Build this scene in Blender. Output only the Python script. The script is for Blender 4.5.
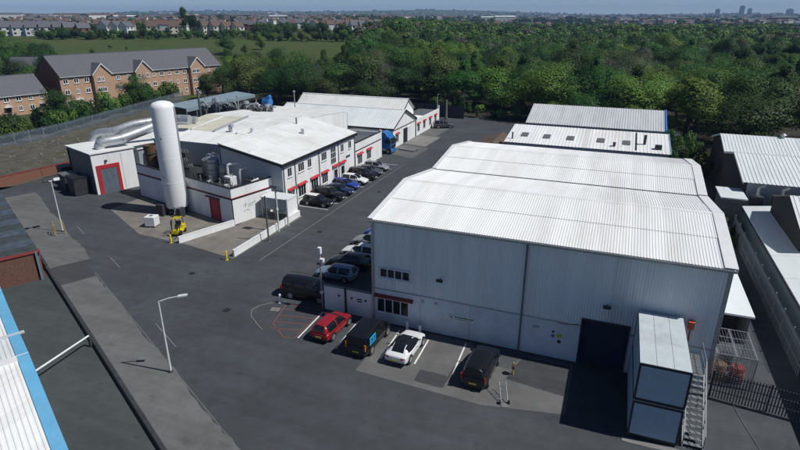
import bpy, bmesh, math, random
import numpy as np
from mathutils import Vector, Matrix

for o in list(bpy.data.objects):
    bpy.data.objects.remove(o, do_unlink=True)
SC = bpy.context.scene
COL = SC.collection
R = math.radians

# ------------------------------------------------------------------ camera, sky, sun, exposure
CAMX, CAMY, CAMZ, YAW = 16.762, -36.574, 24.0, R(21.5)
PITCH = math.atan(210 / 547)
cd = bpy.data.cameras.new('camera')
cd.sensor_width = 36
cd.lens = 547 / 800 * 36
cd.clip_start = 0.5
cd.clip_end = 30000
cam = bpy.data.objects.new('camera', cd)
COL.objects.link(cam)
cam.location = (CAMX, CAMY, CAMZ)
cam.rotation_euler = (R(90) - PITCH, 0, YAW)
SC.camera = cam

SUN_EL, SUN_AZ = R(53), R(6)          # azimuth measured from +X towards +Y
world = bpy.data.worlds.new('World')
SC.world = world
world.use_nodes = True
wn = world.node_tree
bg = wn.nodes['Background']
sky = wn.nodes.new('ShaderNodeTexSky')
sky.sky_type = 'NISHITA'
sky.sun_disc = False
sky.sun_elevation = SUN_EL
sky.sun_rotation = R(90) - SUN_AZ
sky.altitude = 5000
sky.air_density = 1.0
sky.dust_density = 0.05
sky.ozone_density = 2.5
wn.links.new(sky.outputs[0], bg.inputs[0])
bg.inputs[1].default_value = 0.056

sd = bpy.data.lights.new('sun', 'SUN')
sd.energy = 3.3
sd.angle = R(0.55)
sd.color = (1.0, 0.975, 0.935)
sun = bpy.data.objects.new('sun', sd)
COL.objects.link(sun)
sun.location = (60, 0, 80)
sun.rotation_euler = Vector((-math.cos(SUN_AZ) * math.cos(SUN_EL), -math.sin(SUN_AZ) * math.cos(SUN_EL),
                             -math.sin(SUN_EL))).to_track_quat('-Z', 'Y').to_euler()
vs = SC.view_settings
vs.view_transform = 'Standard'
vs.look = 'None'
vs.exposure = 0.3
vs.gamma = 1
vs.use_curve_mapping = False
try:
    SC.cycles.volume_step_rate = 4
    SC.cycles.volume_bounces = 0
except Exception:
    pass

# ------------------------------------------------------------------ helpers: materials
MATS = {}


def M(name, col, rough=0.65, metal=0.0, var=0.18, scale=1.5, bump=0.0, bscale=30.0, streak=None, dirt=None,
      dirt_amt=0.0, spec=0.4, coat=0.0, objrand=0.0, panel=None):
    """procedural material: base colour varied by two noises (+ stretched streaks), optional bump"""
    if name in MATS:
        return MATS[name]
    m = bpy.data.materials.new(name)
    m.use_nodes = True
    n = m.node_tree
    b = n.nodes['Principled BSDF']
    b.inputs['Roughness'].default_value = rough
    b.inputs['Metallic'].default_value = metal
    b.inputs['Specular IOR Level'].default_value = spec
    b.inputs['Coat Weight'].default_value = coat
    tc = n.nodes.new('ShaderNodeTexCoord')
    co = tc.outputs['Object']
    if streak:
        mp = n.nodes.new('ShaderNodeMapping')
        mp.inputs['Scale'].default_value = streak
        n.links.new(co, mp.inputs['Vector'])
        sco = mp.outputs[0]
    else:
        sco = co
    nz = n.nodes.new('ShaderNodeTexNoise')
    nz.inputs['Scale'].default_value = scale
    nz.inputs['Detail'].default_value = 6
    nz.inputs['Roughness'].default_value = 0.62
    n.links.new(sco, nz.inputs['Vector'])
    rp = n.nodes.new('ShaderNodeMapRange')
    rp.inputs['From Min'].default_value = 0.3
    rp.inputs['From Max'].default_value = 0.7
    rp.inputs['To Min'].default_value = 1 - var
    rp.inputs['To Max'].default_value = 1 + var
    n.links.new(nz.outputs['Fac'], rp.inputs['Value'])
    cur = rp.outputs[0]
    if objrand:
        oi = n.nodes.new('ShaderNodeObjectInfo')
        r2 = n.nodes.new('ShaderNodeMapRange')
        r2.inputs['To Min'].default_value = 1 - objrand
        r2.inputs['To Max'].default_value = 1 + objrand
        n.links.new(oi.outputs['Random'], r2.inputs['Value'])
        mu = n.nodes.new('ShaderNodeMath')
        mu.operation = 'MULTIPLY'
        n.links.new(cur, mu.inputs[0])
        n.links.new(r2.outputs[0], mu.inputs[1])
        cur = mu.outputs[0]
    if panel:                       # sheet-to-sheet tone differences across x
        sx = n.nodes.new('ShaderNodeSeparateXYZ')
        n.links.new(co, sx.inputs[0])
        dv = n.nodes.new('ShaderNodeMath')
        dv.operation = 'DIVIDE'
        dv.inputs[1].default_value = panel[0]
        n.links.new(sx.outputs['X'], dv.inputs[0])
        fl = n.nodes.new('ShaderNodeMath')
        fl.operation = 'FLOOR'
        n.links.new(dv.outputs[0], fl.inputs[0])
        wnz = n.nodes.new('ShaderNodeTexWhiteNoise')
        wnz.noise_dimensions = '1D'
        n.links.new(fl.outputs[0], wnz.inputs['W'])
        r3 = n.nodes.new('ShaderNodeMapRange')
        r3.inputs['To Min'].default_value = 1 - panel[1]
        r3.inputs['To Max'].default_value = 1 + panel[1] * .5
        n.links.new(wnz.outputs['Value'], r3.inputs['Value'])
        m3 = n.nodes.new('ShaderNodeMath')
        m3.operation = 'MULTIPLY'
        n.links.new(cur, m3.inputs[0])
        n.links.new(r3.outputs[0], m3.inputs[1])
        cur = m3.outputs[0]
    vm = n.nodes.new('ShaderNodeVectorMath')
    vm.operation = 'SCALE'
    vm.inputs[0].default_value = col[:3]
    n.links.new(cur, vm.inputs['Scale'])
    out = vm.outputs[0]
    if dirt:
        d = n.nodes.new('ShaderNodeTexNoise')
        d.inputs['Scale'].default_value = scale * 0.45
        d.inputs['Detail'].default_value = 8
        d.inputs['Roughness'].default_value = 0.7
        n.links.new(sco, d.inputs['Vector'])
        dr = n.nodes.new('ShaderNodeMapRange')
        dr.inputs['From Min'].default_value = 0.48
        dr.inputs['From Max'].default_value = 0.75
        dr.inputs['To Max'].default_value = dirt_amt
        n.links.new(d.outputs['Fac'], dr.inputs['Value'])
        mx = n.nodes.new('ShaderNodeMix')
        mx.data_type = 'RGBA'
        n.links.new(dr.outputs[0], mx.inputs['Factor'])
        n.links.new(out, mx.inputs['A'])
        mx.inputs['B'].default_value = (*dirt, 1)
        out = mx.outputs['Result']
    n.links.new(out, b.inputs['Base Color'])
    if bump:
        bn = n.nodes.new('ShaderNodeTexNoise')
        bn.inputs['Scale'].default_value = bscale
        bn.inputs['Detail'].default_value = 4
        n.links.new(co, bn.inputs['Vector'])
        bp = n.nodes.new('ShaderNodeBump')
        bp.inputs['Strength'].default_value = bump
        bp.inputs['Distance'].default_value = 0.02
        n.links.new(bn.outputs['Fac'], bp.inputs['Height'])
        n.links.new(bp.outputs[0], b.inputs['Normal'])
    MATS[name] = m
    return m


def asphalt(name, col, seed=0.0, light=(0.12, 0.115, 0.11)):
    m = bpy.data.materials.new(name)
    m.use_nodes = True
    n = m.node_tree
    b = n.nodes['Principled BSDF']
    b.inputs['Roughness'].default_value = 0.88
    b.inputs['Specular IOR Level'].default_value = 0.3
    tc = n.nodes.new('ShaderNodeTexCoord')
    mp = n.nodes.new('ShaderNodeMapping')
    mp.inputs['Location'].default_value = (seed, seed * 1.7, 0)
    n.links.new(tc.outputs['Object'], mp.inputs[0])

    def noise(scale, detail, sc=None, rough=0.6):
        z = n.nodes.new('ShaderNodeTexNoise')
        z.inputs['Scale'].default_value = scale
        z.inputs['Detail'].default_value = detail
        z.inputs['Roughness'].default_value = rough
        if sc:
            mm = n.nodes.new('ShaderNodeMapping')
            mm.inputs['Rotation'].default_value = (0, 0, sc[2])
            mm.inputs['Scale'].default_value = (sc[0], sc[1], 1)
            n.links.new(mp.outputs[0], mm.inputs[0])
            n.links.new(mm.outputs[0], z.inputs['Vector'])
        else:
            n.links.new(mp.outputs[0], z.inputs['Vector'])
        return z.outputs['Fac']

    def rng(s, a, bb, lo, hi):
        z = n.nodes.new('ShaderNodeMapRange')
        z.inputs['From Min'].default_value = a
        z.inputs['From Max'].default_value = bb
        z.inputs['To Min'].default_value = lo
        z.inputs['To Max'].default_value = hi
        n.links.new(s, z.inputs['Value'])
        return z.outputs[0]

    def mul(a, bb):
        z = n.nodes.new('ShaderNodeMath')
        z.operation = 'MULTIPLY'
        n.links.new(a, z.inputs[0])
        n.links.new(bb, z.inputs[1])
        return z.outputs[0]
    f = mul(rng(noise(0.12, 5), .3, .7, .8, 1.22), rng(noise(1.1, 6), .3, .7, .88, 1.12))
    f = mul(f, rng(noise(0.5, 4, (0.12, 1.6, R(27))), .3, .7, .86, 1.12))     # tyre-worn lanes
    f = mul(f, rng(noise(60, 3), .3, .7, .85, 1.15))
    vm = n.nodes.new('ShaderNodeVectorMath')
    vm.operation = 'SCALE'
    vm.inputs[0].default_value = col
    n.links.new(f, vm.inputs['Scale'])
    # dusty light blotches
    mx = n.nodes.new('ShaderNodeMix')
    mx.data_type = 'RGBA'
    n.links.new(rng(noise(0.22, 9, None, .72), 0.56, .8, 0, .4), mx.inputs['Factor'])
    n.links.new(vm.outputs[0], mx.inputs['A'])
    mx.inputs['B'].default_value = (*light, 1)
    # dark oil stains
    mo = n.nodes.new('ShaderNodeMix')
    mo.data_type = 'RGBA'
    n.links.new(rng(noise(0.55, 6, None, .6), .60, .72, 0, .65), mo.inputs['Factor'])
    n.links.new(mx.outputs['Result'], mo.inputs['A'])
    mo.inputs['B'].default_value = (col[0] * .5, col[1] * .5, col[2] * .5, 1)
    # cracks
    vo = n.nodes.new('ShaderNodeTexVoronoi')
    vo.feature = 'DISTANCE_TO_EDGE'
    vo.inputs['Scale'].default_value = 0.16
    dn = n.nodes.new('ShaderNodeTexNoise')
    dn.inputs['Scale'].default_value = 0.8
    dn.inputs['Detail'].default_value = 5
    n.links.new(mp.outputs[0], dn.inputs['Vector'])
    ad = n.nodes.new('ShaderNodeMixRGB')
    ad.blend_type = 'ADD'
    ad.inputs[0].default_value = 1.6
    n.links.new(mp.outputs[0], ad.inputs[1])
    n.links.new(dn.outputs['Color'], ad.inputs[2])
    n.links.new(ad.outputs[0], vo.inputs['Vector'])
    mc = n.nodes.new('ShaderNodeMix')
    mc.data_type = 'RGBA'
    n.links.new(rng(vo.outputs['Distance'], 0.0, .009, .22, 0), mc.inputs['Factor'])
    n.links.new(mo.outputs['Result'], mc.inputs['A'])
    mc.inputs['B'].default_value = (col[0] * .45, col[1] * .45, col[2] * .45, 1)
    n.links.new(mc.outputs['Result'], b.inputs['Base Color'])
    bp = n.nodes.new('ShaderNodeBump')
    bp.inputs['Strength'].default_value = 0.35
    bp.inputs['Distance'].default_value = 0.015
    n.links.new(noise(45, 4), bp.inputs['Height'])
    n.links.new(bp.outputs[0], b.inputs['Normal'])
    MATS[name] = m
    return m


def leafmat(name, col, var=0.45, use_attr=False):
    m = bpy.data.materials.new(name)
    m.use_nodes = True
    n = m.node_tree
    b = n.nodes['Principled BSDF']
    b.inputs['Roughness'].default_value = 0.6
    b.inputs['Specular IOR Level'].default_value = 0.25
    tc = n.nodes.new('ShaderNodeTexCoord')
    nz = n.nodes.new('ShaderNodeTexNoise')
    nz.inputs['Scale'].default_value = 0.9
    nz.inputs['Detail'].default_value = 3
    n.links.new(tc.outputs['Object'], nz.inputs['Vector'])
    rp = n.nodes.new('ShaderNodeMapRange')
    rp.inputs['From Min'].default_value = .3
    rp.inputs['From Max'].default_value = .7
    rp.inputs['To Min'].default_value = 1 - var * .6
    rp.inputs['To Max'].default_value = 1 + var * .6
    n.links.new(nz.outputs['Fac'], rp.inputs['Value'])
    if use_attr:
        at = n.nodes.new('ShaderNodeAttribute')
        at.attribute_name = 'tint'
        base = at.outputs['Color']
    else:
        oi = n.nodes.new('ShaderNodeObjectInfo')
        hs = n.nodes.new('ShaderNodeHueSaturation')
        hs.inputs['Color'].default_value = (*col, 1)
        r1 = n.nodes.new('ShaderNodeMapRange')
        r1.inputs['To Min'].default_value = .475
        r1.inputs['To Max'].default_value = .525
        n.links.new(oi.outputs['Random'], r1.inputs['Value'])
        n.links.new(r1.outputs[0], hs.inputs['Hue'])
        mm = n.nodes.new('ShaderNodeMath')
        mm.operation = 'MULTIPLY'
        mm.inputs[1].default_value = 7.31
        n.links.new(oi.outputs['Random'], mm.inputs[0])
        fr = n.nodes.new('ShaderNodeMath')
        fr.operation = 'FRACT'
        n.links.new(mm.outputs[0], fr.inputs[0])
        r2 = n.nodes.new('ShaderNodeMapRange')
        r2.inputs['To Min'].default_value = .62
        r2.inputs['To Max'].default_value = 1.35
        n.links.new(fr.outputs[0], r2.inputs['Value'])
        n.links.new(r2.outputs[0], hs.inputs['Value'])
        base = hs.outputs['Color']
    vm = n.nodes.new('ShaderNodeVectorMath')
    vm.operation = 'SCALE'
    n.links.new(base, vm.inputs[0])
    n.links.new(rp.outputs[0], vm.inputs['Scale'])
    n.links.new(vm.outputs[0], b.inputs['Base Color'])
    tr = n.nodes.new('ShaderNodeBsdfTranslucent')
    n.links.new(vm.outputs[0], tr.inputs['Color'])
    ms = n.nodes.new('ShaderNodeMixShader')
    ms.inputs[0].default_value = 0.2
    n.links.new(b.outputs[0], ms.inputs[1])
    n.links.new(tr.outputs[0], ms.inputs[2])
    n.links.new(ms.outputs[0], n.nodes['Material Output'].inputs['Surface'])
    MATS[name] = m
    return m


white_wall = M('white_render', (.80, .81, .80), .7, var=.07, scale=.8, streak=(1, 1, .25), dirt=(.42, .41, .38), dirt_amt=.4, bump=.1)
grey_clad = M('grey_cladding', (.32, .36, .40), .5, var=.06, scale=.7, streak=(1.5, 1.5, .15), dirt=(.32, .34, .36), dirt_amt=.35)
hall_clad = M('hall_cladding', (.80, .83, .84), .5, var=.05, scale=.7, streak=(1.5, 1.5, .12), dirt=(.42, .43, .43), dirt_amt=.4, panel=(1.0, .07))
lower_wall = M('painted_blockwork', (.66, .71, .77), .7, var=.08, scale=.9, dirt=(.3, .33, .36), dirt_amt=.35, bump=.15)
roof_white = M('white_roof_sheet', (.82, .83, .82), .5, var=.05, scale=.5, streak=(1.2, .18, 1), dirt=(.5, .48, .42), dirt_amt=.55, panel=(1.05, .06))
roof_white2 = M('weathered_white_roof', (.74, .75, .73), .6, var=.08, scale=.35, dirt=(.42, .41, .36), dirt_amt=.5)
roof_pale = M('pale_sheet_roof', (.70, .74, .74), .5, var=.06, scale=.5, streak=(1.2, .2, 1), dirt=(.33, .36, .36), dirt_amt=.4)
roof_yell = M('stained_rooflight', (.58, .56, .47), .6, var=.1, scale=.5, dirt=(.5, .45, .2), dirt_amt=.6)
roof_grey = M('grey_ribbed_roof', (.56, .58, .59), .5, var=.08, scale=.6, streak=(1.4, .2, 1), dirt=(.26, .27, .27), dirt_amt=.4)
dark_trim = M('dark_trim', (.018, .019, .021), .5, var=.2)
black = M('black_rubber', (.012, .012, .013), .85, var=.2)
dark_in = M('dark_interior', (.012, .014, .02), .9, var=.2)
red_paint = M('red_paint', (.42, .03, .035), .5, var=.12, dirt=(.2, .03, .03), dirt_amt=.4)
red_dark = M('faded_red_trim', (.20, .035, .03), .6, var=.2)
steel = M('galvanised_steel', (.42, .44, .45), .42, .7, var=.15, scale=3)
silver = M('silver_duct', (.50, .52, .54), .42, .6, var=.15, scale=2)
post_white = M('pale_painted_steel', (.62, .63, .62), .5, var=.1)
plant_grey = M('plant_grey', (.14, .15, .16), .6, .2, var=.3, scale=2)
plant_dark = M('plant_dark', (.05, .052, .055), .6, .2, var=.35, scale=2)
rust = M('rusty_steel', (.13, .075, .045), .85, var=.35, scale=1.5, dirt=(.05, .035, .03), dirt_amt=.7)
glass = M('window_glass', (.012, .016, .022), .08, var=.3, spec=.7)
frame_white = M('white_frame', (.72, .73, .73), .5, var=.06)
yellow = M('yellow_paint', (.62, .52, .02), .45, var=.12, dirt=(.25, .2, .03), dirt_amt=.4)
blue_paint = M('blue_cab_paint', (.02, .15, .42), .3, var=.08, coat=.4)
sky_blue = M('light_blue_trim', (.14, .42, .66), .5, var=.08, dirt=(.2, .35, .45), dirt_amt=.4)
verge_blue = M('blue_verge', (.05, .16, .55), .5, var=.08)
cont_blue = M('container_blue_grey', (.38, .47, .56), .5, var=.07, scale=.9, dirt=(.26, .31, .36), dirt_amt=.4)
cont_roof = M('container_roof', (.52, .58, .60), .55, var=.07, scale=1, dirt=(.25, .26, .25), dirt_amt=.6)
concrete = M('concrete', (.125, .125, .122), .9, var=.2, scale=.5, bump=.3, dirt=(.075, .075, .073), dirt_amt=.6)
concrete_lt = M('pale_concrete', (.21, .205, .195), .9, var=.2, scale=.6, bump=.3, dirt=(.13, .125, .115), dirt_amt=.6)
paint_w = M('worn_white_marking', (.75, .75, .73), .8, var=.1, scale=6, dirt=(.3, .3, .3), dirt_amt=.5)
paint_r = M('worn_red_marking', (.20, .07, .065), .85, var=.2, scale=6, dirt=(.07, .068, .07), dirt_amt=1.0)
paint_y = M('worn_yellow_line', (.20, .20, .19), .85, var=.2, scale=4, dirt=(.07, .07, .07), dirt_amt=.8)
brick = M('red_brick', (.20, .09, .06), .9, var=.22, scale=5, bump=.3, dirt=(.2, .10, .07), dirt_amt=.4)
brick_or = M('orange_brick', (.46, .30, .205), .9, var=.16, scale=6, bump=.2, dirt=(.33, .19, .14), dirt_amt=.45)
slate = M('slate_roof', (.105, .11, .125), .75, var=.16, scale=3, bump=.3)
tile_brown = M('brown_tile_roof', (.11, .075, .06), .8, var=.2, scale=3)
render_cream = M('cream_render', (.6, .57, .5), .8, var=.08)
earth = M('bare_earth', (.085, .078, .062), .95, var=.4, scale=.5, bump=.6, bscale=6, dirt=(.06, .075, .03), dirt_amt=.8)
trunkm = M('bark', (.05, .04, .03), .95, var=.3, scale=6)
grass_tuft = M('weed_green', (.06, .085, .025), .9, var=.4, scale=6)
asph_road = asphalt('asphalt_road', (.058, .065, .072), 0.0, (.092, .096, .10))
asph_yard = asphalt('asphalt_yard', (.060, .070, .070), 31.0, (.088, .10, .097))
asph_dark = asphalt('asphalt_patch', (.052, .054, .058), 12.0, (.07, .07, .07))
asph_pave = asphalt('asphalt_pavement', (.13, .132, .13), 51.0, (.185, .186, .18))

# ------------------------------------------------------------------ helpers: geometry
XF = {}


def inherit(o, parent):
    XF[o] = XF.get(parent, ((0, 0, 0), 0.0))


class B:
    def __init__(s):
        s.v = []
        s.f = []

    def add(s, vs_, fs_):
        n = len(s.v)
        s.v += [tuple(p) for p in vs_]
        s.f += [tuple(i + n for i in q) for q in fs_]
        return s

    def obox(s, o, U, V, W):
        o, U, V, W = Vector(o), Vector(U), Vector(V), Vector(W)
        p = [o, o + U, o + U + V, o + V]
        p += [q + W for q in p]
        fs_ = [(0, 3, 2, 1), (4, 5, 6, 7), (0, 1, 5, 4), (1, 2, 6, 5), (2, 3, 7, 6), (3, 0, 4, 7)]
        if U.cross(V).dot(W) < 0:
            fs_ = [q[::-1] for q in fs_]
        return s.add(p, fs_)

    def box(s, x0, y0, z0, x1, y1, z1):
        return s.obox((x0, y0, z0), (x1 - x0, 0, 0), (0, y1 - y0, 0), (0, 0, z1 - z0))

    def bar(s, a, b, w, h=None):
        """square bar between two points"""
        a, b = Vector(a), Vector(b)
        d = (b - a)
        d.normalize()
        up = Vector((0, 0, 1)) if abs(d.z) < .9 else Vector((0, 1, 0))
        sx = d.cross(up).normalized()
        sy = sx.cross(d).normalized()
        h = h or w
        return s.obox(a - sx * w / 2 - sy * h / 2, sx * w, sy * h, b - a)

    def tube(s, pts, r, n=8, cap=True):
        pts = [Vector(p) for p in pts]
        rs = r if isinstance(r, (list, tuple)) else [r] * len(pts)
        rings = []
        prev = None
        for i, p in enumerate(pts):
            d = (pts[min(i + 1, len(pts) - 1)] - pts[max(i - 1, 0)]).normalized()
            if prev is None:
                a = d.cross(Vector((0, 0, 1)) if abs(d.z) < .9 else Vector((1, 0, 0))).normalized()
            else:
                a = (prev - d * prev.dot(d)).normalized()
            prev = a
            b = d.cross(a)
            rings.append([p + (a * math.cos(2 * math.pi * k / n) + b * math.sin(2 * math.pi * k / n)) * rs[i] for k in range(n)])
        vs_ = [q for g in rings for q in g]
        fs_ = []
        for i in range(len(rings) - 1):
            for k in range(n):
                k2 = (k + 1) % n
                fs_.append((i * n + k, i * n + k2, (i + 1) * n + k2, (i + 1) * n + k))
        if cap:
            fs_.append(tuple(range(n))[::-1])
            fs_.append(tuple((len(rings) - 1) * n + k for k in range(n)))
        return s.add(vs_, fs_)

    def lathe(s, c, prof, n=24):
        """profile [(r,z)...] about vertical axis through c"""
        vs_ = []
        for r, z in prof:
            for k in range(n):
                a = 2 * math.pi * k / n
                vs_.append((c[0] + r * math.cos(a), c[1] + r * math.sin(a), c[2] + z))
        fs_ = []
        for i in range(len(prof) - 1):
            for k in range(n):
                k2 = (k + 1) % n
                fs_.append((i * n + k, i * n + k2, (i + 1) * n + k2, (i + 1) * n + k))
        fs_.append(tuple(range(n))[::-1])
        fs_.append(tuple((len(prof) - 1) * n + k for k in range(n)))
        return s.add(vs_, fs_)

    def poly(s, pts, z0, z1=None):
        """flat polygon at z0, or a prism up to z1"""
        n = len(pts)
        area = sum(pts[i][0] * pts[(i + 1) % n][1] - pts[(i + 1) % n][0] * pts[i][1] for i in range(n))
        if area < 0:
            pts = pts[::-1]
        if z1 is None:
            return s.add([(p[0], p[1], z0) for p in pts], [tuple(range(n))])
        vs_ = [(p[0], p[1], z0) for p in pts] + [(p[0], p[1], z1) for p in pts]
        fs_ = [tuple(range(n))[::-1], tuple(range(n, 2 * n))]
        fs_ += [(i, (i + 1) % n, n + (i + 1) % n, n + i) for i in range(n)]
        return s.add(vs_, fs_)

    def ext(s, prof, a, b):
        """extrude a closed 3-D profile (list of points) by vector b-a"""
        d = Vector(b) - Vector(a)
        n = len(prof)
        vs_ = [Vector(p) for p in prof] + [Vector(p) + d for p in prof]
        fs_ = [tuple(range(n)), tuple(range(n, 2 * n))[::-1]]
        fs_ += [(i, n + i, n + (i + 1) % n, (i + 1) % n) for i in range(n)]
        return s.add(vs_, fs_)

    def corr(s, o, U, V, pitch=.3, depth=.035, thick=.02, n=None):
        """trapezoid-ribbed sheet: ribs run along V and repeat along U; n = outward normal"""
        o, U, V = Vector(o), Vector(U), Vector(V)
        N = Vector(n).normalized() if n else U.cross(V).normalized()
        L = U.length
        k = max(2, int(round(L / pitch)))
        u = U / k
        prof = []
        for i in range(k):
            for t, h in ((0, 0), (.55, 0), (.66, 1), (.89, 1)):
                prof.append(o + u * (i + t) + N * (thick + h * depth))
        prof.append(o + U + N * thick)
        m = len(prof)
        vs_ = prof + [p + V for p in prof]
        fs_ = [(i, i + 1, m + i + 1, m + i) for i in range(m - 1)]
        if U.cross(V).dot(N) < 0:
            fs_ = [q[::-1] for q in fs_]
        vs_ += [o, o + U, o + U + V, o + V]
        fs_.append((2 * m, 2 * m + 3, 2 * m + 2, 2 * m + 1) if U.cross(V).dot(N) > 0 else (2 * m, 2 * m + 1, 2 * m + 2, 2 * m + 3))
        return s.add(vs_, fs_)

    def build(s, name, mat, parent=None, w=True, smooth=False, bevel=0, kind=None, label=None, fix=False):
        me = bpy.data.meshes.new(name)
        vs_ = s.v
        if w and parent is not None:
            (lx, ly, lz), rz = XF.get(parent, ((0, 0, 0), 0.0))
            if rz:
                c, q = math.cos(-rz), math.sin(-rz)
                vs_ = [((x - lx) * c - (y - ly) * q, (x - lx) * q + (y - ly) * c, z - lz) for x, y, z in vs_]
            else:
                vs_ = [(x - lx, y - ly, z - lz) for x, y, z in vs_]
        me.from_pydata([tuple(p) for p in vs_], [], s.f)
        if fix:
            bm = bmesh.new()
            bm.from_mesh(me)
            bmesh.ops.recalc_face_normals(bm, faces=bm.faces)
            bm.to_mesh(me)
            bm.free()
        me.materials.append(mat)
        if smooth:
            me.polygons.foreach_set('use_smooth', [True] * len(me.polygons))
            me.set_sharp_from_angle(angle=R(38))
        me.update()
        o = bpy.data.objects.new(name, me)
        COL.objects.link(o)
        if parent is not None:
            o.parent = parent
            inherit(o, parent)
        if bevel:
            bv = o.modifiers.new('bevel', 'BEVEL')
            bv.width = bevel
            bv.segments = 2
            bv.limit_method = 'ANGLE'
            bv.angle_limit = R(35)
        if kind:
            o['kind'] = kind
        if label:
            o['label'] = label
        return o


def thing(name, label, cat, loc=(0, 0, 0), rz=0.0, group=None):
    o = bpy.data.objects.new(name, None)
    COL.objects.link(o)
    o.empty_display_size = .3
    o.location = loc
    o.rotation_euler = (0, 0, rz)
    o['label'] = label
    o['category'] = cat
    if group:
        o['group'] = group
    XF[o] = (tuple(loc), rz)
    return o


def tag(o, label, cat, group=None):
    o['label'] = label
    o['category'] = cat
    if group:
        o['group'] = group
    return o


def dup(root, loc, rz=0.0, scale=1.0, label=None, group=None):
    r = root.copy()
    COL.objects.link(r)
    r.location = loc
    r.rotation_euler = (0, 0, rz)
    r.scale = (scale, scale, scale) if not isinstance(scale, tuple) else scale
    if label:
        r['label'] = label
    if group:
        r['group'] = group
    for ch in list(root.children):
        c = ch.copy()
        COL.objects.link(c)
        c.parent = r
        for g in ch.children:
            d = g.copy()
            COL.objects.link(d)
            d.parent = c
    return r


def window(parent, o, U, n, h, cols=2, rows=1, fmat=None, fw=.07, depth=.05, sill=False, w=True, gm=None, name='window'):
    """framed window: o bottom-left corner on the wall, U horizontal extent, n outward normal"""
    fmat = fmat or frame_white
    o, U, n = Vector(o), Vector(U), Vector(n).normalized()
    Wd = U.length
    u = U.normalized()
    b = B()
    Z = Vector((0, 0, 1))
    dv = n * depth
    b.obox(o, U, dv, Z * fw).obox(o + Z * (h - fw), U, dv, Z * fw)
    for i in range(cols + 1):
        x = i * (Wd - fw) / cols
        b.obox(o + u * x + Z * fw, u * fw, dv * .98, Z * (h - 2 * fw))
    for j in range(1, rows):
        zz = fw + j * (h - 2 * fw) / rows - fw / 2
        b.obox(o + u * fw + Z * zz, U - u * 2 * fw, dv * .94, Z * fw)
    wn_ = b.build(name, fmat, parent, w=w)
    for i in range(cols):
        x0 = i * (Wd - fw) / cols + fw
        x1 = (i + 1) * (Wd - fw) / cols
        g = B().obox(o + u * x0 + Z * fw, u * (x1 - x0), n * depth * .4, Z * (h - 2 * fw))
        if wn_.parent.parent is None:
            g.build('pane', gm or glass, wn_, w=w)
        else:
            g.build('pane', gm or glass, parent, w=w)
    if sill:
        B().obox(o - Z * .07 - u * .06, U + u * .12, n * (depth + .09), Z * .068).build('sill', fmat, wn_, w=w)
    return wn_


def smooth01(a, b, x):
    t = np.clip((x - a) / (b - a), 0, 1)
    return t * t * (3 - 2 * t)


CA, SA = math.cos(YAW), math.sin(YAW)


def to_cd(x, y):                      # (right, forward) seen from the drone's bearing
    dx, dy = x - CAMX, y - CAMY
    return dx * CA + dy * SA, -dx * SA + dy * CA


def from_cd(xc, d):
    return CAMX + xc * CA - d * SA, CAMY + xc * SA + d * CA


def terrain(x, y):
    x = np.asarray(x, float)
    y = np.asarray(y, float)
    xc, d = to_cd(x, y)
    r = np.hypot(x - CAMX, y - CAMY)
    lw = 1 - .62 * smooth01(-.05, .22, xc / np.maximum(d, 1))
    h = 11.0 * np.clip((d - 196) / 210, 0, 1) * lw
    h = h + 3.0 * smooth01(500, 1200, d)
    h = h + 9 * smooth01(1200, 3600, r) * (.6 + .4 * np.sin(x * .0021 + 1) * np.cos(y * .0017))
    hill = 34 + 20 * np.sin(xc / np.maximum(d, 1) * 5.1 + 1.9) + 9 * np.sin(xc / np.maximum(d, 1) * 13 + .4)
    h = h + smooth01(3600, 6500, r) * hill
    return np.where(d < 0, 0, h)


def tz(x, y):
    return float(terrain(x, y))


# ------------------------------------------------------------------ the setting: terrain, roads, yards
def build_terrain():
    rad = [0.0] + list(np.linspace(20, 200, 10)) + list(np.linspace(220, 700, 33)) + list(np.geomspace(740, 9000, 40))
    na = 180
    vs_ = [(CAMX, CAMY, -.08)]
    for r in rad[1:]:
        a = np.arange(na) / na * 2 * np.pi
        xs, ys = CAMX + r * np.cos(a), CAMY + r * np.sin(a)
        zs = terrain(xs, ys) - .08
        vs_ += list(zip(xs, ys, zs))
    fs_ = [(0, 1 + k, 1 + (k + 1) % na) for k in range(na)]
    for i in range(len(rad) - 2):
        for k in range(na):
            k2 = (k + 1) % na
            fs_.append((1 + i * na + k, 1 + (i + 1) * na + k, 1 + (i + 1) * na + k2, 1 + i * na + k2))
    b = B()
    b.add(vs_, fs_)
    m = bpy.data.materials.new('meadow_ground')
    m.use_nodes = True
    n = m.node_tree
    bs = n.nodes['Principled BSDF']
    bs.inputs['Roughness'].default_value = .95
    bs.inputs['Specular IOR Level'].default_value = .1
    tc = n.nodes.new('ShaderNodeTexCoord')
    rr = n.nodes.new('ShaderNodeValToRGB')
    e = rr.color_ramp.elements
    e[0].position, e[0].color = .30, (.04, .062, .02, 1)
    e[1].position, e[1].color = .72, (.085, .078, .036, 1)
    k = e.new(.5)
    k.color = (.062, .088, .028, 1)
    nz = n.nodes.new('ShaderNodeTexNoise')
    nz.inputs['Scale'].default_value = .02
    nz.inputs['Detail'].default_value = 9
    nz.inputs['Roughness'].default_value = .68
    n.links.new(tc.outputs['Object'], nz.inputs['Vector'])
    n.links.new(nz.outputs['Fac'], rr.inputs[0])
    n.links.new(rr.outputs[0], bs.inputs['Base Color'])
    MATS['meadow_ground'] = m
    o = b.build('ground', m, None, smooth=False, kind='structure')
    o.data.polygons.foreach_set('use_smooth', [True] * len(o.data.polygons))


build_terrain()

UP = 0.004


def sheet(name, pts, lvl, mat, parent=None, kind='structure'):
    o = B().poly(pts, UP * lvl).build(name, mat, parent, kind=kind if parent is None else None)
    return o


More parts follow.
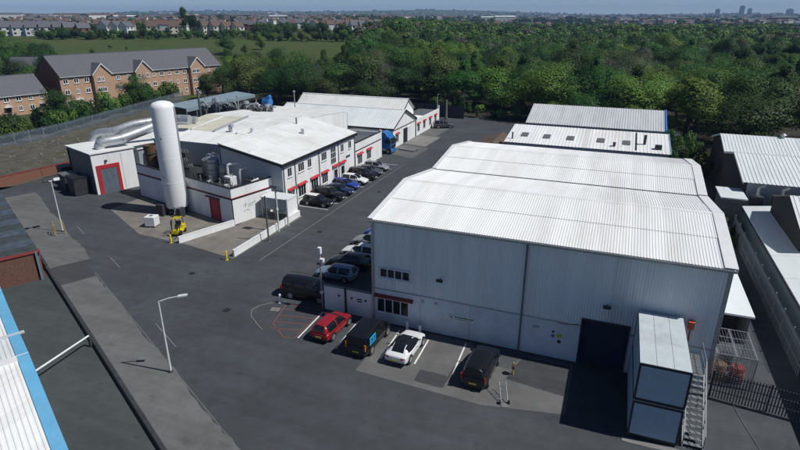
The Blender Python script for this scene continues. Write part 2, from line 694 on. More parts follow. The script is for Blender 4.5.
# wall line between the street and the neighbour's yard on the left (direction E_, point on it W0)
W0 = Vector((-63.7, 11.8, 0))
W1 = Vector((14.0, -28.2, 0))
E_ = (W1 - W0).normalized()
NP = Vector((-E_.y, E_.x, 0))          # towards the street
road = sheet('road', [(-63.7, 11.8),  (20, -31.2), (60, -31), (60, 34), (34, 34), (30, 96), (-40, 104), (-40, 60),
                      (-66.4, 34), (-67.6, 13.4)], 1, asph_road)
yard = sheet('neighbour_yard', [(-63.72, 11.76), (13.98, -28.24), (13.6, -75), (-95, -75), (-95, 11.4)], 1, asph_yard)
# pale footway slabs along the wall, in separate pads
pave = []


def wl(s_, off):
    p = W0 + E_ * s_ + NP * off
    return (p.x, p.y)


def strip(name, s0, s1, o0, o1, lvl, mat, parent=None):
    if o1 - o0 < .3:
        return sheet(name, [wl(s0, o0), wl(s1, o0), wl(s1, o1), wl(s0, o1)], lvl, mat, parent)
    rj = random.Random(int(s0 * 10))
    n_ = int((s1 - s0) / .7)
    pts = [wl(s0, o0), wl(s1, o0)] + [wl(s1 - (s1 - s0) * i / n_ + rj.uniform(-.1, .1), o1 + rj.gauss(0, .06) + .12 * math.sin(i * .37)) for i in range(n_ + 1)]
    return sheet(name, pts, lvl, mat, parent)


def jag(pts, amp=.12, step=.5, seed=1):
    rj = random.Random(seed)
    out = []
    for i in range(len(pts)):
        a, b_ = Vector((*pts[i], 0)), Vector((*pts[(i + 1) % len(pts)], 0))
        k_ = max(1, int((b_ - a).length / step))
        for j in range(k_):
            p_ = a.lerp(b_, j / k_)
            out.append((p_.x + rj.gauss(0, amp), p_.y + rj.gauss(0, amp)))
    return out


strip('footway', 2.0, 32.5, .25, 4.0, 2, asph_pave)
strip('footway', 37.5, 84.0, .25, 3.4, 2, asph_pave)
strip('footway_edge', 36.5, 84.0, 3.4, 3.48, 2.5, concrete, None)
strip('worn_verge', 32.6, 37.4, .3, 3.2, 2, asph_dark)
# repair strip and worn edge line along the street
for s0, s1, off in ((21, 24.5, 5.2), (33.5, 37, 5.6), (50.5, 55, 4.6)):
    strip('edge_line', s0, s1, off, off + .07, 2, paint_y, road)
sheet('asphalt_patch', [(-15.0, -6.4), (-13.4, -7.0), (-13.0, -6.0), (-14.6, -5.5)], 2, asph_dark, road)
# concrete apron in front of the hall with a dark trench repair
sheet('concrete_apron', [(1.7, -.35), (8.5, -.35), (9.6, -2.6), (11.9, -2.7), (12.6, -.6), (16.2, -.5), (16.2, -6.2), (11.0, -7.25), (1.6, -6.9)], 2, concrete)
sheet('asphalt_patch', jag([(5.9, -6.5), (8.1, -6.5), (8.0, -5.1), (5.9, -5.1)], .03), 3, asph_dark, road)
sheet('asphalt_patch', [(11.9, -3.9), (16.0, -4.4), (16.0, -.7), (12.6, -.7)], 3, asph_dark, road)
sheet('concrete_apron', jag([(19.6, -7.3), (22.9, -7.25), (23.0, -6.9), (19.6, -6.95)], .03), 2, concrete_lt)
# aprons along the office side of the lane
sheet('concrete_apron', [(-22.4, 55.5), (-16.4, 53.5), (-16.0, 62.0), (-22.4, 63.5)], 2, concrete)
sheet('concrete_apron', [(-22.4, 64.3), (-17.2, 63.0), (-17.0, 72.5), (-22.4, 73.5)], 2, concrete_lt)
sheet('concrete_apron', [(-22.4, 74.0), (-18.2, 73.0), (-18, 84), (-22.4, 85)], 2, concrete)
sheet('plant_yard_surface', [(-33.5, 7.6), (-26.5, 7.2), (-18.9, 5.9), (-18.9, 20), (-25, 20), (-24.5, 14), (-44, 18.5), (-44, 13)], 2, M('yard_concrete', (.185, .17, .15), .9, var=.22, scale=.6, bump=.3, dirt=(.10, .092, .08), dirt_amt=.7))
# bay lines in front of the hall
for (xa, ya, xb, yb) in ((-4.5, -4.75, -4.63, -.45), (-1.02, -5.0, -1.14, -.6), (2.72, -4.9, 2.61, -.7), (4.96 + .35, -4.6, 4.9 + .35, -1.2), (8.3, -4.85, 8.14, -.6)):
    sheet('parking_line', [(xa - .06, ya), (xa + .06, ya), (xb + .06, yb), (xb - .06, yb)], 4, paint_w, road)
# red hatched keep-clear box
hz_pts = [(-8.35, -.3), (-4.75, -.3), (-4.75, -4.9), (-5.6, -5.1), (-7.6, -3.6)]
for i in range(len(hz_pts)):
    a, b2 = Vector((*hz_pts[i], 0)), Vector((*hz_pts[(i + 1) % len(hz_pts)], 0))
    d = (b2 - a).normalized()
    q = Vector((-d.y, d.x, 0)) * .05
    sheet('hatch_line', [tuple((a - q).xy), tuple((b2 - q).xy), tuple((b2 + q).xy), tuple((a + q).xy)], 4, paint_r, road)
for k in range(4):
    y0 = -1.0 - k * 1.0
    sheet('hatch_line', [(-8.1 + .25 * k, y0 - .3), (-4.85, y0 + .25), (-4.85, y0 + .35), (-8.1 + .25 * k, y0 - .2)], 4, paint_r, road)
# curved kerb at the corner
kb = B()
cpts = [(-8.6, .05), (-9.6, -.6), (-10.4, -1.5), (-10.6, -2.4), (-10.0, -3.3), (-8.9, -4.1), (-7.8, -4.8)]
for a, b2 in zip(cpts[:-1], cpts[1:]):
    kb.bar((*a, .02), (*b2, .02), .07, .05)
kb.build('kerb', concrete_lt, None, kind='structure')
sheet('inspection_cover', [(-9.1, -1.9), (-8.3, -1.75), (-8.4, -1.15), (-9.2, -1.3)], 3, concrete_lt, road)
for (x, y) in ((-12.6, -3.2), (-20.5, 1.5), (-14.2, 16), (-13.9, 33)):
    g_ = sheet('drain_cover', [(x - .3, y - .3), (x + .3, y - .3), (x + .3, y + .3), (x - .3, y + .3)], 2, M('cast_iron', (.03, .03, .03), .6, .4), road)
# lane edge line and office bay lines
sheet('lane_edge_line', [(-16.09, 6.5), (-15.99, 6.5), (-16.14, 50), (-16.22, 50)], 2, paint_y, road)
for i in range(10):
    yy = 23.3 + i * 2.75
    sheet('parking_line', [(-21.5, yy), (-17.0, yy - .05), (-17.0, yy + .05), (-21.5, yy + .1)], 2, paint_w, road)
# far-left earth plot and grassy strip
def rough_plot():
    rng = np.random.RandomState(5)
    pts = [(-64.9, 31), (-66.5, 14.2), (-104, 14), (-101, 78), (-74, 70), (-66, 45)]
    bm = bmesh.new()
    N = 26
    for i in range(N):
        for j in range(N):
            bm.verts.new((-105 + 39.3 * i / (N - 1), 10 + 70 * j / (N - 1), .02 + abs(rng.normal(0, .16)) + (.5 if rng.rand() < .06 else 0)))
    bm.verts.ensure_lookup_table()
    for i in range(N - 1):
        for j in range(N - 1):
            bm.faces.new([bm.verts[i * N + j], bm.verts[(i + 1) * N + j], bm.verts[(i + 1) * N + j + 1], bm.verts[i * N + j + 1]])
    me = bpy.data.meshes.new('earth_plot')
    bm.to_mesh(me)
    bm.free()
    me.polygons.foreach_set('use_smooth', [True] * len(me.polygons))
    me.materials.append(earth)
    o = bpy.data.objects.new('earth_plot', me)
    COL.objects.link(o)
    o['kind'] = 'structure'


rough_plot()
rb = B()
rr2 = random.Random(14)
for k in range(170):
    x, y = rr2.uniform(-92, -67), rr2.uniform(16, 60)
    w_ = rr2.uniform(.1, .55)
    a_ = rr2.uniform(0, 3.14)
    rb.obox((x, y, .12), (w_ * math.cos(a_), w_ * math.sin(a_), .05), (-.3 * w_ * math.sin(a_), .3 * w_ * math.cos(a_), 0), (0, 0, rr2.uniform(.08, .3)))
rb.build('rubble', concrete_lt, None, kind='stuff')
sheet('woodland_floor', [(-34, 104.2), (-20, 99.5), (-6, 96.5), (30.3, 96.2), (30.5, 80), (26, 60), (31.8, 60), (32.2, 68.4), (62.5, 68.4), (170, 60), (200, 110), (60, 150), (-100, 140), (-112, 118), (-100, 84), (-77, 84), (-66, 84), (-44, 80), (-40.2, 90)], 3, M('leaf_litter', (.035, .034, .02), .95, var=.4, scale=.6))
sheet('shaded_alley_ground', [(25.2, 33), (29.4, 33), (32.3, 41), (32.3, 59.5), (26, 59.5), (24.9, 48)], 3, M('shade_dark_earth', (.045, .04, .036), .95, var=.4, scale=.5))  # brown earth sheet, darkened to stand in for shadow between the sheds
# ------------------------------------------------------------------ large white-roofed hall
def hall():
    t = thing('warehouse_hall', 'big grey ribbed-steel hall with double-ridged white ribbed roof', 'warehouse', (0, 0, 0))
    WX = 24.8
    prof = [(0, 0), (30, 0), (30, 9.0), (23, 10.0), (15.6, 9.1), (7.6, 10.15), (0, 9.1)]
    for x in (0, WX - .2):
        B().ext([(x, y, z) for y, z in prof], (0, 0, 0), (.2, 0, 0)).build('side_wall', hall_clad, t, fix=True)
    B().box(.2, 29.8, 0, WX - .2, 30, 9.0).build('rear_wall', hall_clad, t)
    # front wall with the door opening x 16.44..19.5
    DL, DR, DH = 16.44, 19.5, 3.65
    B().box(.2, .0, 0, DL, .2, 3.1).box(DR, 0, 0, WX - .2, .2, 3.1).build('lower_wall', lower_wall, t)
    B().box(.2, .03, 3.1, DL, .2, 9.05).box(DL, .03, DH, DR, .2, 9.05).box(DR, .03, 3.1, WX - .2, .2, 9.05).build('wall_core', plant_grey, t)
    for xa, xb, z0 in ((.12, 12.05, 3.12), (12.15, DL, 3.12), (DL, DR, DH), (DR, WX - .12, 3.12)):
        B().corr((xa, .03, z0), (xb - xa, 0, 0), (0, 0, 9.0 - z0), .20, .03, .01, (0, -1, 0)).build('cladding_panel', hall_clad, t)
    B().box(.1, -.05, 3.06, DL - .06, -.003, 3.13).box(DR + .06, -.05, 3.06, WX - .1, -.003, 3.13).build('drip_flashing', steel, t)
    for x in (4.1, 8.2, 12.1):
        B().box(x - .012, -.006, .1, x + .012, -.001, 3.05).build('wall_joint', plant_grey, t)
    B().box(12.04, -.12, .1, 12.16, -.03, 9.0).build('downpipe', plant_grey, t)
    B().box(-.10, -.10, 0, .12, -.02, 9.1).box(-.10, -.019, 0, -.01, .22, 9.1).build('corner_flashing', steel, t)
    B().box(WX - .12, -.10, 0, WX + .12, -.02, 9.1).box(WX + .01, -.019, 0, WX + .12, .22, 9.1).build('corner_flashing', steel, t)
    # door frame, shutter box and inside
    B().box(DL - .1, -.08, 0, DL, .25, DH).box(DR, -.08, 0, DR + .1, .25, DH).box(DL - .1, -.08, DH, DR + .1, .25, DH + .12).build('door_frame', plant_dark, t)
    roll = B()
    for k in range(43):
        roll.box(DL, .30, .02 + k * .085, DR, .35, .02 + k * .085 + .075)
    roll.build('roller_shutter', M('shutter_navy', (.022, .032, .075), .5, var=.12), t)
    B().box(.3, .3, .006, WX - .3, 29.7, .01).build('hall_floor', M('hall_floor', (.03, .03, .032), .8), t)
    B().box(DL - 1.5, 5, .01, DR + 2, 5.15, 6).build('inner_partition', dark_in, t)
    # roof: four slopes, each two lapped courses of ribbed sheet
    ox0, ox1 = -.22, WX + .22
    sl = [((-.25, 9.14), (7.6, 10.22)), ((15.45, 9.16), (7.6, 10.22)), ((15.75, 9.16), (23, 10.06)), ((30.25, 9.04), (23, 10.06))]
    for (ya, za), (yb, zb) in sl:
        d = Vector((0, yb - ya, zb - za))
        n = Vector((1, 0, 0)).cross(d)
        if n.z < 0:
            n = -n
        for k in range(2):
            o = Vector((ox0, ya, za)) + d * (.5 * k) + n.normalized() * (.03 * k)
            b = B().corr(o, (ox1 - ox0, 0, 0), d * (.5 if k else .515), .19, .026, .01, n)
            b.build('roof_sheet_course', roof_white, t)
        # verge flashings left and right
        for x in (ox0 - .06, ox1 - .68):
            B().obox(Vector((x, ya, za)) + n.normalized() * .075, (.46 if x < 5 else .76, 0, 0), d, n.normalized() * .03).build('verge_flashing', frame_white, t)
            B().obox(Vector((x if x < 5 else x + .74, ya, za)) - Vector((0, 0, .24)), (.02, 0, 0), d, (0, 0, .30)).build('verge_flashing', frame_white, t)
    for y, z in ((7.6, 10.30), (23, 10.14)):
        B().ext([(ox0, y - .22, z - .05), (ox0, y, z), (ox0, y + .22, z - .05), (ox0, y, z - .03)], (0, 0, 0), (ox1 - ox0, 0, 0)).build('ridge_cap', roof_white, t, fix=True)
    B().box(ox0, 15.46, 9.10, ox1, 15.74, 9.18).build('valley_gutter', dark_trim, t)
    B().box(ox0, -.42, 8.98, ox1, -.26, 9.12).build('front_gutter', steel, t)
    B().box(ox0, -.25, 8.90, ox1, -.06, 9.03).build('eaves_soffit', plant_dark, t)
    # windows
    w = window(t, (.62, -.06, 4.22), (2.62, 0, 0), (0, -1, 0), .86, 4, 1, fw=.08, depth=.07, sill=True)
    w = window(t, (.30, 0, .95), (2.85, 0, 0), (0, -1, 0), 1.35, 4, 1, fw=.08, depth=.07, sill=True)
    B().ext([(.1, 0, 2.62), (.1, -.22, 2.52), (.1, -.22, 2.36), (.1, 0, 2.34)], (0, 0, 0), (3.4, 0, 0)).build('window_canopy', red_dark, t, fix=True)
    # company sign: white board with a red emblem and dark lettering strokes
    sg = B().box(6.35, -.05, 1.55, 8.55, -.002, 2.02).build('sign_board', frame_white, t)
    B().bar((6.55, -.06, 1.64), (6.85, -.06, 1.93), .07, .012).bar((6.55, -.063, 1.93), (6.85, -.063, 1.64), .07, .012).build('emblem', red_paint, sg)
    lt = B()
    x = 7.0
    rnd = random.Random(2)
    while x < 8.4:
        wd = rnd.uniform(.05, .1)
        lt.box(x, -.056, 1.78, x + wd, -.051, 1.90 + rnd.uniform(-.02, .03))
        x += wd + .03
    x = 7.0
    while x < 8.3:
        wd = rnd.uniform(.03, .08)
        lt.box(x, -.056, 1.64, x + wd, -.051, 1.69)
        x += wd + .025
    lt.build('lettering', plant_dark, sg)
    for (x, z, rr_, mt) in ((14.95, 1.95, .17, yellow), (14.5, 1.85, .13, verge_blue), (14.98, 1.45, .14, dark_trim), (14.5, 2.2, .09, dark_trim)):
        B().tube([(x, -.001, z), (x, -.03, z)], rr_, 16).build('safety_sticker', mt, t)
    B().box(13.0, -.10, 2.3, 13.45, -.003, 2.42).build('wall_bracket', steel, t)
    for x, z in ((5.75, 4.85), (17.9, 5.05)):
        B().box(x - .05, -.3, z + .05, x + .05, -.04, z + .12).obox((x - .26, -.42, z - .06), (.52, 0, 0), (0, .16, .05), (0, -.04, .17)).build('floodlight', plant_dark, t)
    for x in (4.2, 5.3):
        B().box(x, -.12, 2.55, x + .2, -.003, 2.72).build('wall_light', steel, t)
    B().tube([(16.2, -.04, 3.2), (15.2, -.05, 3.0), (14.6, -.05, 3.1)], .02, 6).build('cable', dark_trim, t)
    # beacon box and red riser beside the container
    B().box(23.0, -.42, 4.55, 23.35, -.06, 5.1).build('alarm_box', M('orange_plastic', (.7, .12, .05), .5), t)
    B().tube([(23.2, -.15, 4.55), (23.2, -.15, 2.9)], .045, 8).build('red_riser', red_paint, t)


hall()
t = thing('boundary_wall', 'low white wall joined to left corner of big hall', 'wall', (-2.4, .28, 0))
B().box(-4.75, .15, 0, -.12, .4, 2.3).build('wall_panel', white_wall, t)
B().box(-4.8, .12, 2.3, -.11, .43, 2.37).build('coping', concrete_lt, t)
B().box(-2.75, .06, 0, -2.6, .15, 2.5).build('post', dark_trim, t)
B().box(-1.6, .12, 1.55, -1.15, .149, 1.65).box(-1.6, .12, 1.35, -1.15, .149, 1.45).build('plaque', dark_trim, t)
for x in (-3.4, -2.2, -.9):
    B().box(x, .115, 1.5, x + .18, .149, 1.68).build('plaque', plant_dark, t)

# ------------------------------------------------------------------ office block along the lane
def canopy(parent, y0, y1, z, x):
    B().ext([(x, y0, z + .22), (x + .34, y0, z + .04), (x + .34, y0, z - .05), (x, y0, z + .06)], (0, 0, 0), (0, y1 - y0, 0)).build('window_canopy', red_paint, parent, fix=True)


def office():
    t = thing('office_block', 'white two-storey office block with red window canopies', 'office', (-21.8, 20.4, 0))
    X, Y0, Y1 = -21.8, 20.4, 41.5
    B().ext([(-31, Y0, 0), (X, Y0, 0), (X, Y0, 6.42), (-31, Y0, 8.26)], (0, 0, 0), (0, .25, 0)).build('end_wall', grey_clad, t, fix=True)
    B().box(X - .25, Y0 + .25, 0, X, Y1, 6.42).build('front_wall', white_wall, t)
    B().ext([(-31, Y1, 0), (X - .25, Y1, 0), (X - .25, Y1, 6.42), (-31, Y1, 8.26)], (0, 0, 0), (0, -.25, 0)).build('far_wall', white_wall, t, fix=True)
    # roof in long panels down the slope
    n = 7
    for k in range(n):
        ya = Y0 - .3 + (Y1 + .6 - Y0) * k / n
        yb = Y0 - .3 + (Y1 + .6 - Y0) * (k + 1) / n - .02
        B().obox((X + .3, ya, 6.42), (0, yb - ya, 0), (-9.6, 0, 1.92), (.02, 0, .09)).build('roof_panel', roof_white2, t)
    B().box(X + .02, Y0 - .32, 6.02, X + .36, Y1 + .3, 6.46).build('gutter_fascia', dark_trim, t)
    B().obox((X, Y0 - .34, 6.15), (-9.2, 0, 1.84), (0, .1, 0), (0, 0, .3)).build('gable_fascia', dark_trim, t)
    B().ext([(-31.3, Y0 - .3, 8.38), (-31.0, Y0 - .3, 8.46), (-30.6, Y0 - .3, 8.38)], (0, 0, 0), (0, Y1 + .6 - Y0, 0)).build('ridge_cap', roof_white2, t, fix=True)
    for y in (22.15, 25.0, 27.2, 31.3, 37.0, 39.6):
        w_ = 1.5 if y in (25.0, 31.3) else 1.0
        window(t, (X, y - w_ / 2, 4.35), (0, w_, 0), (1, 0, 0), 1.25, 3 if w_ > 1.2 else 2, 1, fmat=frame_white, sill=True)
    window(t, (X, 33.3, 3.2), (0, 1.6, 0), (1, 0, 0), 2.6, 3, 3)
    for y, w_ in ((22.3, 1.4), (24.9, 1.9), (28.3, 1.9), (31.3, 1.7)):
        window(t, (X, y - w_ / 2, .95), (0, w_, 0), (1, 0, 0), 1.55, 3, 1, sill=True)
        canopy(t, y - w_ / 2 - .2, y + w_ / 2 + .2, 2.62, X)
    for y in (34.6, 36.9):
        d = B().box(X, y - .5, 0, X + .06, y + .5, 2.15).build('door', glass, t)
        B().box(X, y - .6, 0, X + .1, y - .505, 2.25).box(X, y + .505, 0, X + .1, y + .6, 2.25).build('frame', frame_white, d)
        canopy(t, y - 1.0, y + 1.0, 2.75, X)
    for y in (23.45, 29.8, 35.7, 41.2, 20.75):
        B().tube([(X + .08, y, 0), (X + .08, y, 6.05)], .05, 8).build('downpipe', dark_trim, t)
    B().box(X + .003, 38.2, 3.1, X + .05, 39.6, 3.4).build('name_plate', plant_dark, t)
    B().obox((-26.5, 33.2, 7.45), (.5, 0, -.1), (0, .6, 0), (0, 0, .9)).build('roof_vent', frame_white, t)
    B().tube([(-29.6, 37, 7.9), (-29.6, 37, 9.1)], .12, 10).build('flue', plant_grey, t)
    B().obox((-26.8, 20.6, 7.5), (.35, 0, -.07), (0, 2.6, 0), (0, 0, .14)).build('roof_walk', roof_white2, t)


office()


def low_office():
    t = thing('single_storey_office', 'low white flat-roofed office between tall office and gabled shed', 'office', (-22.0, 41.8, 0))
    X, Y0, Y1 = -21.9, 41.85, 52.2
    B().box(X - .25, Y0, 0, X, Y1, 4.6).build('front_wall', white_wall, t)
    B().box(-31, Y1 - .25, 0, X - .25, Y1, 4.6).build('far_wall', white_wall, t)
    B().box(-31, Y0, 3.7, X - .25, Y1 - .25, 3.85).build('flat_roof', plant_grey, t)
    B().box(X - .3, Y0, 4.6, X + .04, Y1 + .04, 4.68).build('coping', dark_trim, t)
    B().box(X + .003, Y0, 3.25, X + .05, Y1, 3.4).build('band', dark_trim, t)
    B().box(-29.5, 43.2, 3.86, -25.2, 47, 4.45).build('roof_hatch', roof_white, t)
    B().box(-28.5, 48, 3.86, -26.5, 50, 4.9).build('ac_unit', plant_grey, t)
    for y, w_ in ((43.4, 1.7), (47.0, 1.7)):
        window(t, (X, y - w_ / 2, .9), (0, w_, 0), (1, 0, 0), 1.5, 3, 1, sill=True)
        canopy(t, y - w_ / 2 - .2, y + w_ / 2 + .2, 2.62, X)
    B().box(X - .35, Y1 + .045, 0, X, Y1 + .4, 4.9).build('end_pier', white_wall, t)


low_office()


def gable_shed(name, label, x0, x1, y0, y1, ze, zr, mroof, loc):
    t = thing(name, label, 'shed', loc)
    ym = (y0 + y1) / 2
    pr = [(y0, 0), (y1, 0), (y1, ze), (ym, zr), (y0, ze)]
    B().ext([(x1, y, z) for y, z in pr], (0, 0, 0), (-.25, 0, 0)).build('gable_wall', white_wall, t, fix=True)
    B().ext([(x0, y, z) for y, z in pr], (0, 0, 0), (.25, 0, 0)).build('gable_wall', white_wall, t, fix=True)
    B().box(x0 + .25, y0, 0, x1 - .25, y0 + .2, ze).build('side_wall', white_wall, t)
    B().box(x0 + .25, y1 - .2, 0, x1 - .25, y1, ze).build('side_wall', white_wall, t)
    for s in (-1, 1):
        ya = ym + s * ((y1 - y0) / 2 + .3)
        za = ze - .3 * (zr - ze) / ((y1 - y0) / 2)
        d = Vector((0, ym - ya, zr - za))
        n = Vector((1, 0, 0)).cross(d)
        if n.z < 0:
            n = -n
        k = 5
        for i in range(k):
            xa = x0 - .3 + (x1 - x0 + .6) * i / k
            xb = x0 - .3 + (x1 - x0 + .6) * (i + 1) / k - .015
            B().corr((xa, ya, za + .02), (xb - xa, 0, 0), d, .5, .03, .02, n).build('roof_panel', mroof, t)
        B().obox(Vector((x1 + .31, ya, za - .12)), (.06, 0, 0), d, (0, 0, .26)).build('bargeboard', dark_trim, t)
        B().obox((x0 - .3, ya, za - .3), (x1 - x0 + .6, 0, 0), (0, -.12 * -s, 0), (0, 0, .3)).build('gutter_fascia', dark_trim, t)
    B().ext([(x0 - .3, ym - .2, zr + .03), (x0 - .3, ym, zr + .12), (x0 - .3, ym + .2, zr + .03)], (0, 0, 0), (x1 - x0 + .6, 0, 0)).build('ridge_cap', mroof, t, fix=True)
    return t


t = gable_shed('gabled_shed', 'white-gabled shed with smooth pale roof behind blue lorry', -49, -22.3, 59.0, 71.2, 4.0, 6.5, roof_pale, (-22.3, 59, 0))
B().box(-22.3, 64.4, 0, -22.22, 66.4, 2.9).build('doorway', dark_in, t)
B().box(-22.3, 66.6, 0, -22.2, 68.6, 2.9).build('sliding_door', frame_white, t)
window(t, (-22.3, 60.4, .9), (0, 1.4, 0), (1, 0, 0), 1.5, 2, 1)
B().box(-22.3, 59.1, 3.35, -22.24, 71.1, 3.5).build('band', dark_trim, t)
canopy(t, 60.2, 62.0, 2.55, -22.3)
gable_shed('gabled_shed', 'rear white-roofed shed behind the gabled shed', -51, -25.4, 71.6, 78.6, 4.9, 7.2, roof_white2, (-25.4, 71.6, 0))


def far_units():
    t = thing('workshop_row', 'low white workshop row with red canopies at far end', 'workshop', (-22.3, 72, 0))
    B().box(-27, 71.65 + 7.05, 0, -22.5, 87, 3.2).box(-25.05, 71.9, 0, -22.5, 78.6, 3.2).build('wall', white_wall, t)
    B().box(-22.5, 71.9, 0, -22.25, 87.2, 3.5).build('front_wall', white_wall, t)
    B().box(-27, 78.75, 3.2, -22.55, 87, 3.28).build('flat_roof', plant_grey, t)
    for y in (73.2, 77, 81, 84.8):
        canopy(t, y - .9, y + .9, 2.5, -22.25)
        window(t, (-22.25, y - .7, .8), (0, 1.4, 0), (1, 0, 0), 1.5, 2, 1)
    B().box(-22.55, 87.2, 0, -22.2, 87.6, 4.2).build('end_pier', white_wall, t)


far_units()
t = thing('steel_fence', 'dark grey sheeted fence closing the end of the lane', 'fence', (-25, 96, 0))
for k in range(9):
    xa = -34 + k * 1.75
    ya = 97.4 - (xa + 34) * .12
    B().corr((xa, ya, 0), (1.7, -.2, 0), (0, 0, 3.0), .3, .04, .02, (0, -1, 0)).build('fence_panel', M('dark_sheet', (.05, .055, .075), .6), t)
    B().box(xa - .06, ya + .02, 0, xa + .04, ya + .12, 3.1).build('fence_post', dark_trim, t)

# ------------------------------------------------------------------ factory with stained roof, plant deck, tank
def factory():
    t = thing('factory_building', 'pale-roofed factory with stained panels behind plant deck', 'factory', (-31.2, 26, 0))
    x0, x1, y0 = -48, -31.35, 26.0
    B().box(x0, y0, 0, x1, y0 + .25, 6.6).build('front_wall', grey_clad, t)
    B().box(x0, y0 + .25, 0, x0 + .25, 58, 6.6).build('side_wall', grey_clad, t)
    B().box(x0 + .25, 57.75, 0, x1, 58, 6.6).build('rear_wall', grey_clad, t)
    B().ext([(x1 - .25, 40.2, 0), (x1 - .25, 57.75, 0), (x1 - .25, 57.75, 6.75), (x1 - .25, 40.2, 8.0)], (0, 0, 0), (.24, 0, 0)).build('side_wall', white_wall, t, fix=True)
    B().obox((x0 - .2, y0 - .25, 6.6), (x1 - x0 + .2, 0, 0), (0, 4.2, .75), (0, -.02, .1)).build('eaves_roof', roof_white, t)
    n = 4
    w_ = (x1 - x0 + .2) / n
    for k in range(n):
        xa = x0 - .2 + k * w_
        B().obox((xa + .05, y0 + 4.0, 7.36), (w_ - .1, 0, 0), (0, 8.5, .8), (0, -.01, .1)).build('roof_panel', (roof_yell if k < 2 else roof_white2), t)
        if k:
            B().obox((xa - .14, y0 + 3.8, 7.5), (.28, 0, 0), (0, 8.8, .82), (0, 0, .18)).build('roof_capping', silver if k == 2 else roof_white2, t)
    B().obox((x0 - .2, y0 + 12.5, 8.16), (x1 - x0 + .2, 0, 0), (0, 19.8, -1.4), (0, .01, .1)).build('rear_roof', roof_white2, t)
    B().tube([(-37.2, 30.6, 7.6), (-37.2, 30.6, 8.3), (-36.8, 30.6, 8.5)], .3, 10).build('roof_vent', silver, t, smooth=True)
    B().ext([(-33.6, 30.2, 7.3), (-33.6, 31.6, 7.4), (-33.6, 31.2, 8.3), (-33.6, 30.6, 8.3)], (0, 0, 0), (.5, 0, 0)).build('roof_vent', frame_white, t, fix=True)


factory()


def plant_block():
    t = thing('plant_block', 'white walled plant compound with red door beside tall white tank', 'plant', (-25, 14.15, 0), R(-14))
    LX, DY, HT = 20.4, 6.6, 4.55
    B().box(-LX, 0, 0, 0, .25, 3.15).build('front_wall', white_wall, t, w=False)
    B().box(-.25, .25, 0, 0, DY, 3.15).build('side_wall', white_wall, t, w=False)
    B().box(-LX, 0, 3.4, 0, .22, HT).build('front_parapet', white_wall, t, w=False)
    B().box(-.22, .22, 3.4, 0, DY, HT).build('side_parapet', white_wall, t, w=False)
    B().box(-LX - .02, -.03, 3.15, .03, .2, 3.33).box(-.2, .2, 3.15, .03, DY, 3.33).build('trim_band', dark_trim, t, w=False)
    B().box(-LX - .02, -.02, 3.33, .02, .2, 3.4).box(-.2, .2, 3.33, .02, DY, 3.4).build('trim_band', red_paint, t, w=False)
    B().box(-LX - .03, -.04, HT, .04, .26, HT + .1).box(-.26, .26, HT, .04, DY, HT + .1).build('coping', dark_trim, t, w=False)
    B().box(-LX, .25, 0, -LX + .25, 7.5, 4.3).build('side_wall', white_wall, t, w=False)
    B().box(-LX + .25, .25, 3.0, -.25, 8.4, 3.12).build('deck', plant_dark, t, w=False)
    B().box(-LX + .25, 8.2, 0, -6.2, 8.4, 3.0).build('rear_wall', plant_grey, t, w=False)
    d = B().box(-4.15, -.06, 0, -2.6, 0, 2.55).build('door', red_paint, t, w=False)
    B().box(-4.35, -.09, 0, -4.16, 0, 2.75).box(-2.59, -.09, 0, -2.4, 0, 2.75).box(-4.16, -.09, 2.56, -2.59, 0, 2.75).build('frame', red_dark, d, w=False)
    B().box(-4.9, -.3, 2.85, -2.2, -.031, 2.95).build('door_hood', red_dark, t, w=False)
    B().box(-.06, -.02, 0, .02, .08, 3.15).build('corner_trim', dark_trim, t, w=False)
    # faint painted emblem strokes on the sunlit side
    b = B()
    for (ya, za, yb, zb) in ((1.6, 1.9, 2.0, 2.2), (1.9, 1.75, 2.1, 2.35), (2.3, 2.0, 3.6, 2.15), (2.3, 1.75, 3.2, 1.85), (2.0, 1.4, 2.5, 1.3), (1.7, 1.2, 1.9, 1.45)):
        b.bar((.004, ya, za), (.004, yb, zb), .008, .06)
    b.build('wall_emblem', plant_grey, t, w=False)
    return t


plant_block()
ROT = R(-14)


def pl(x, y):           # plant-block local to world
    c, s = math.cos(ROT), math.sin(ROT)
    return (-25 + x * c - y * s, 14.15 + x * s + y * c)


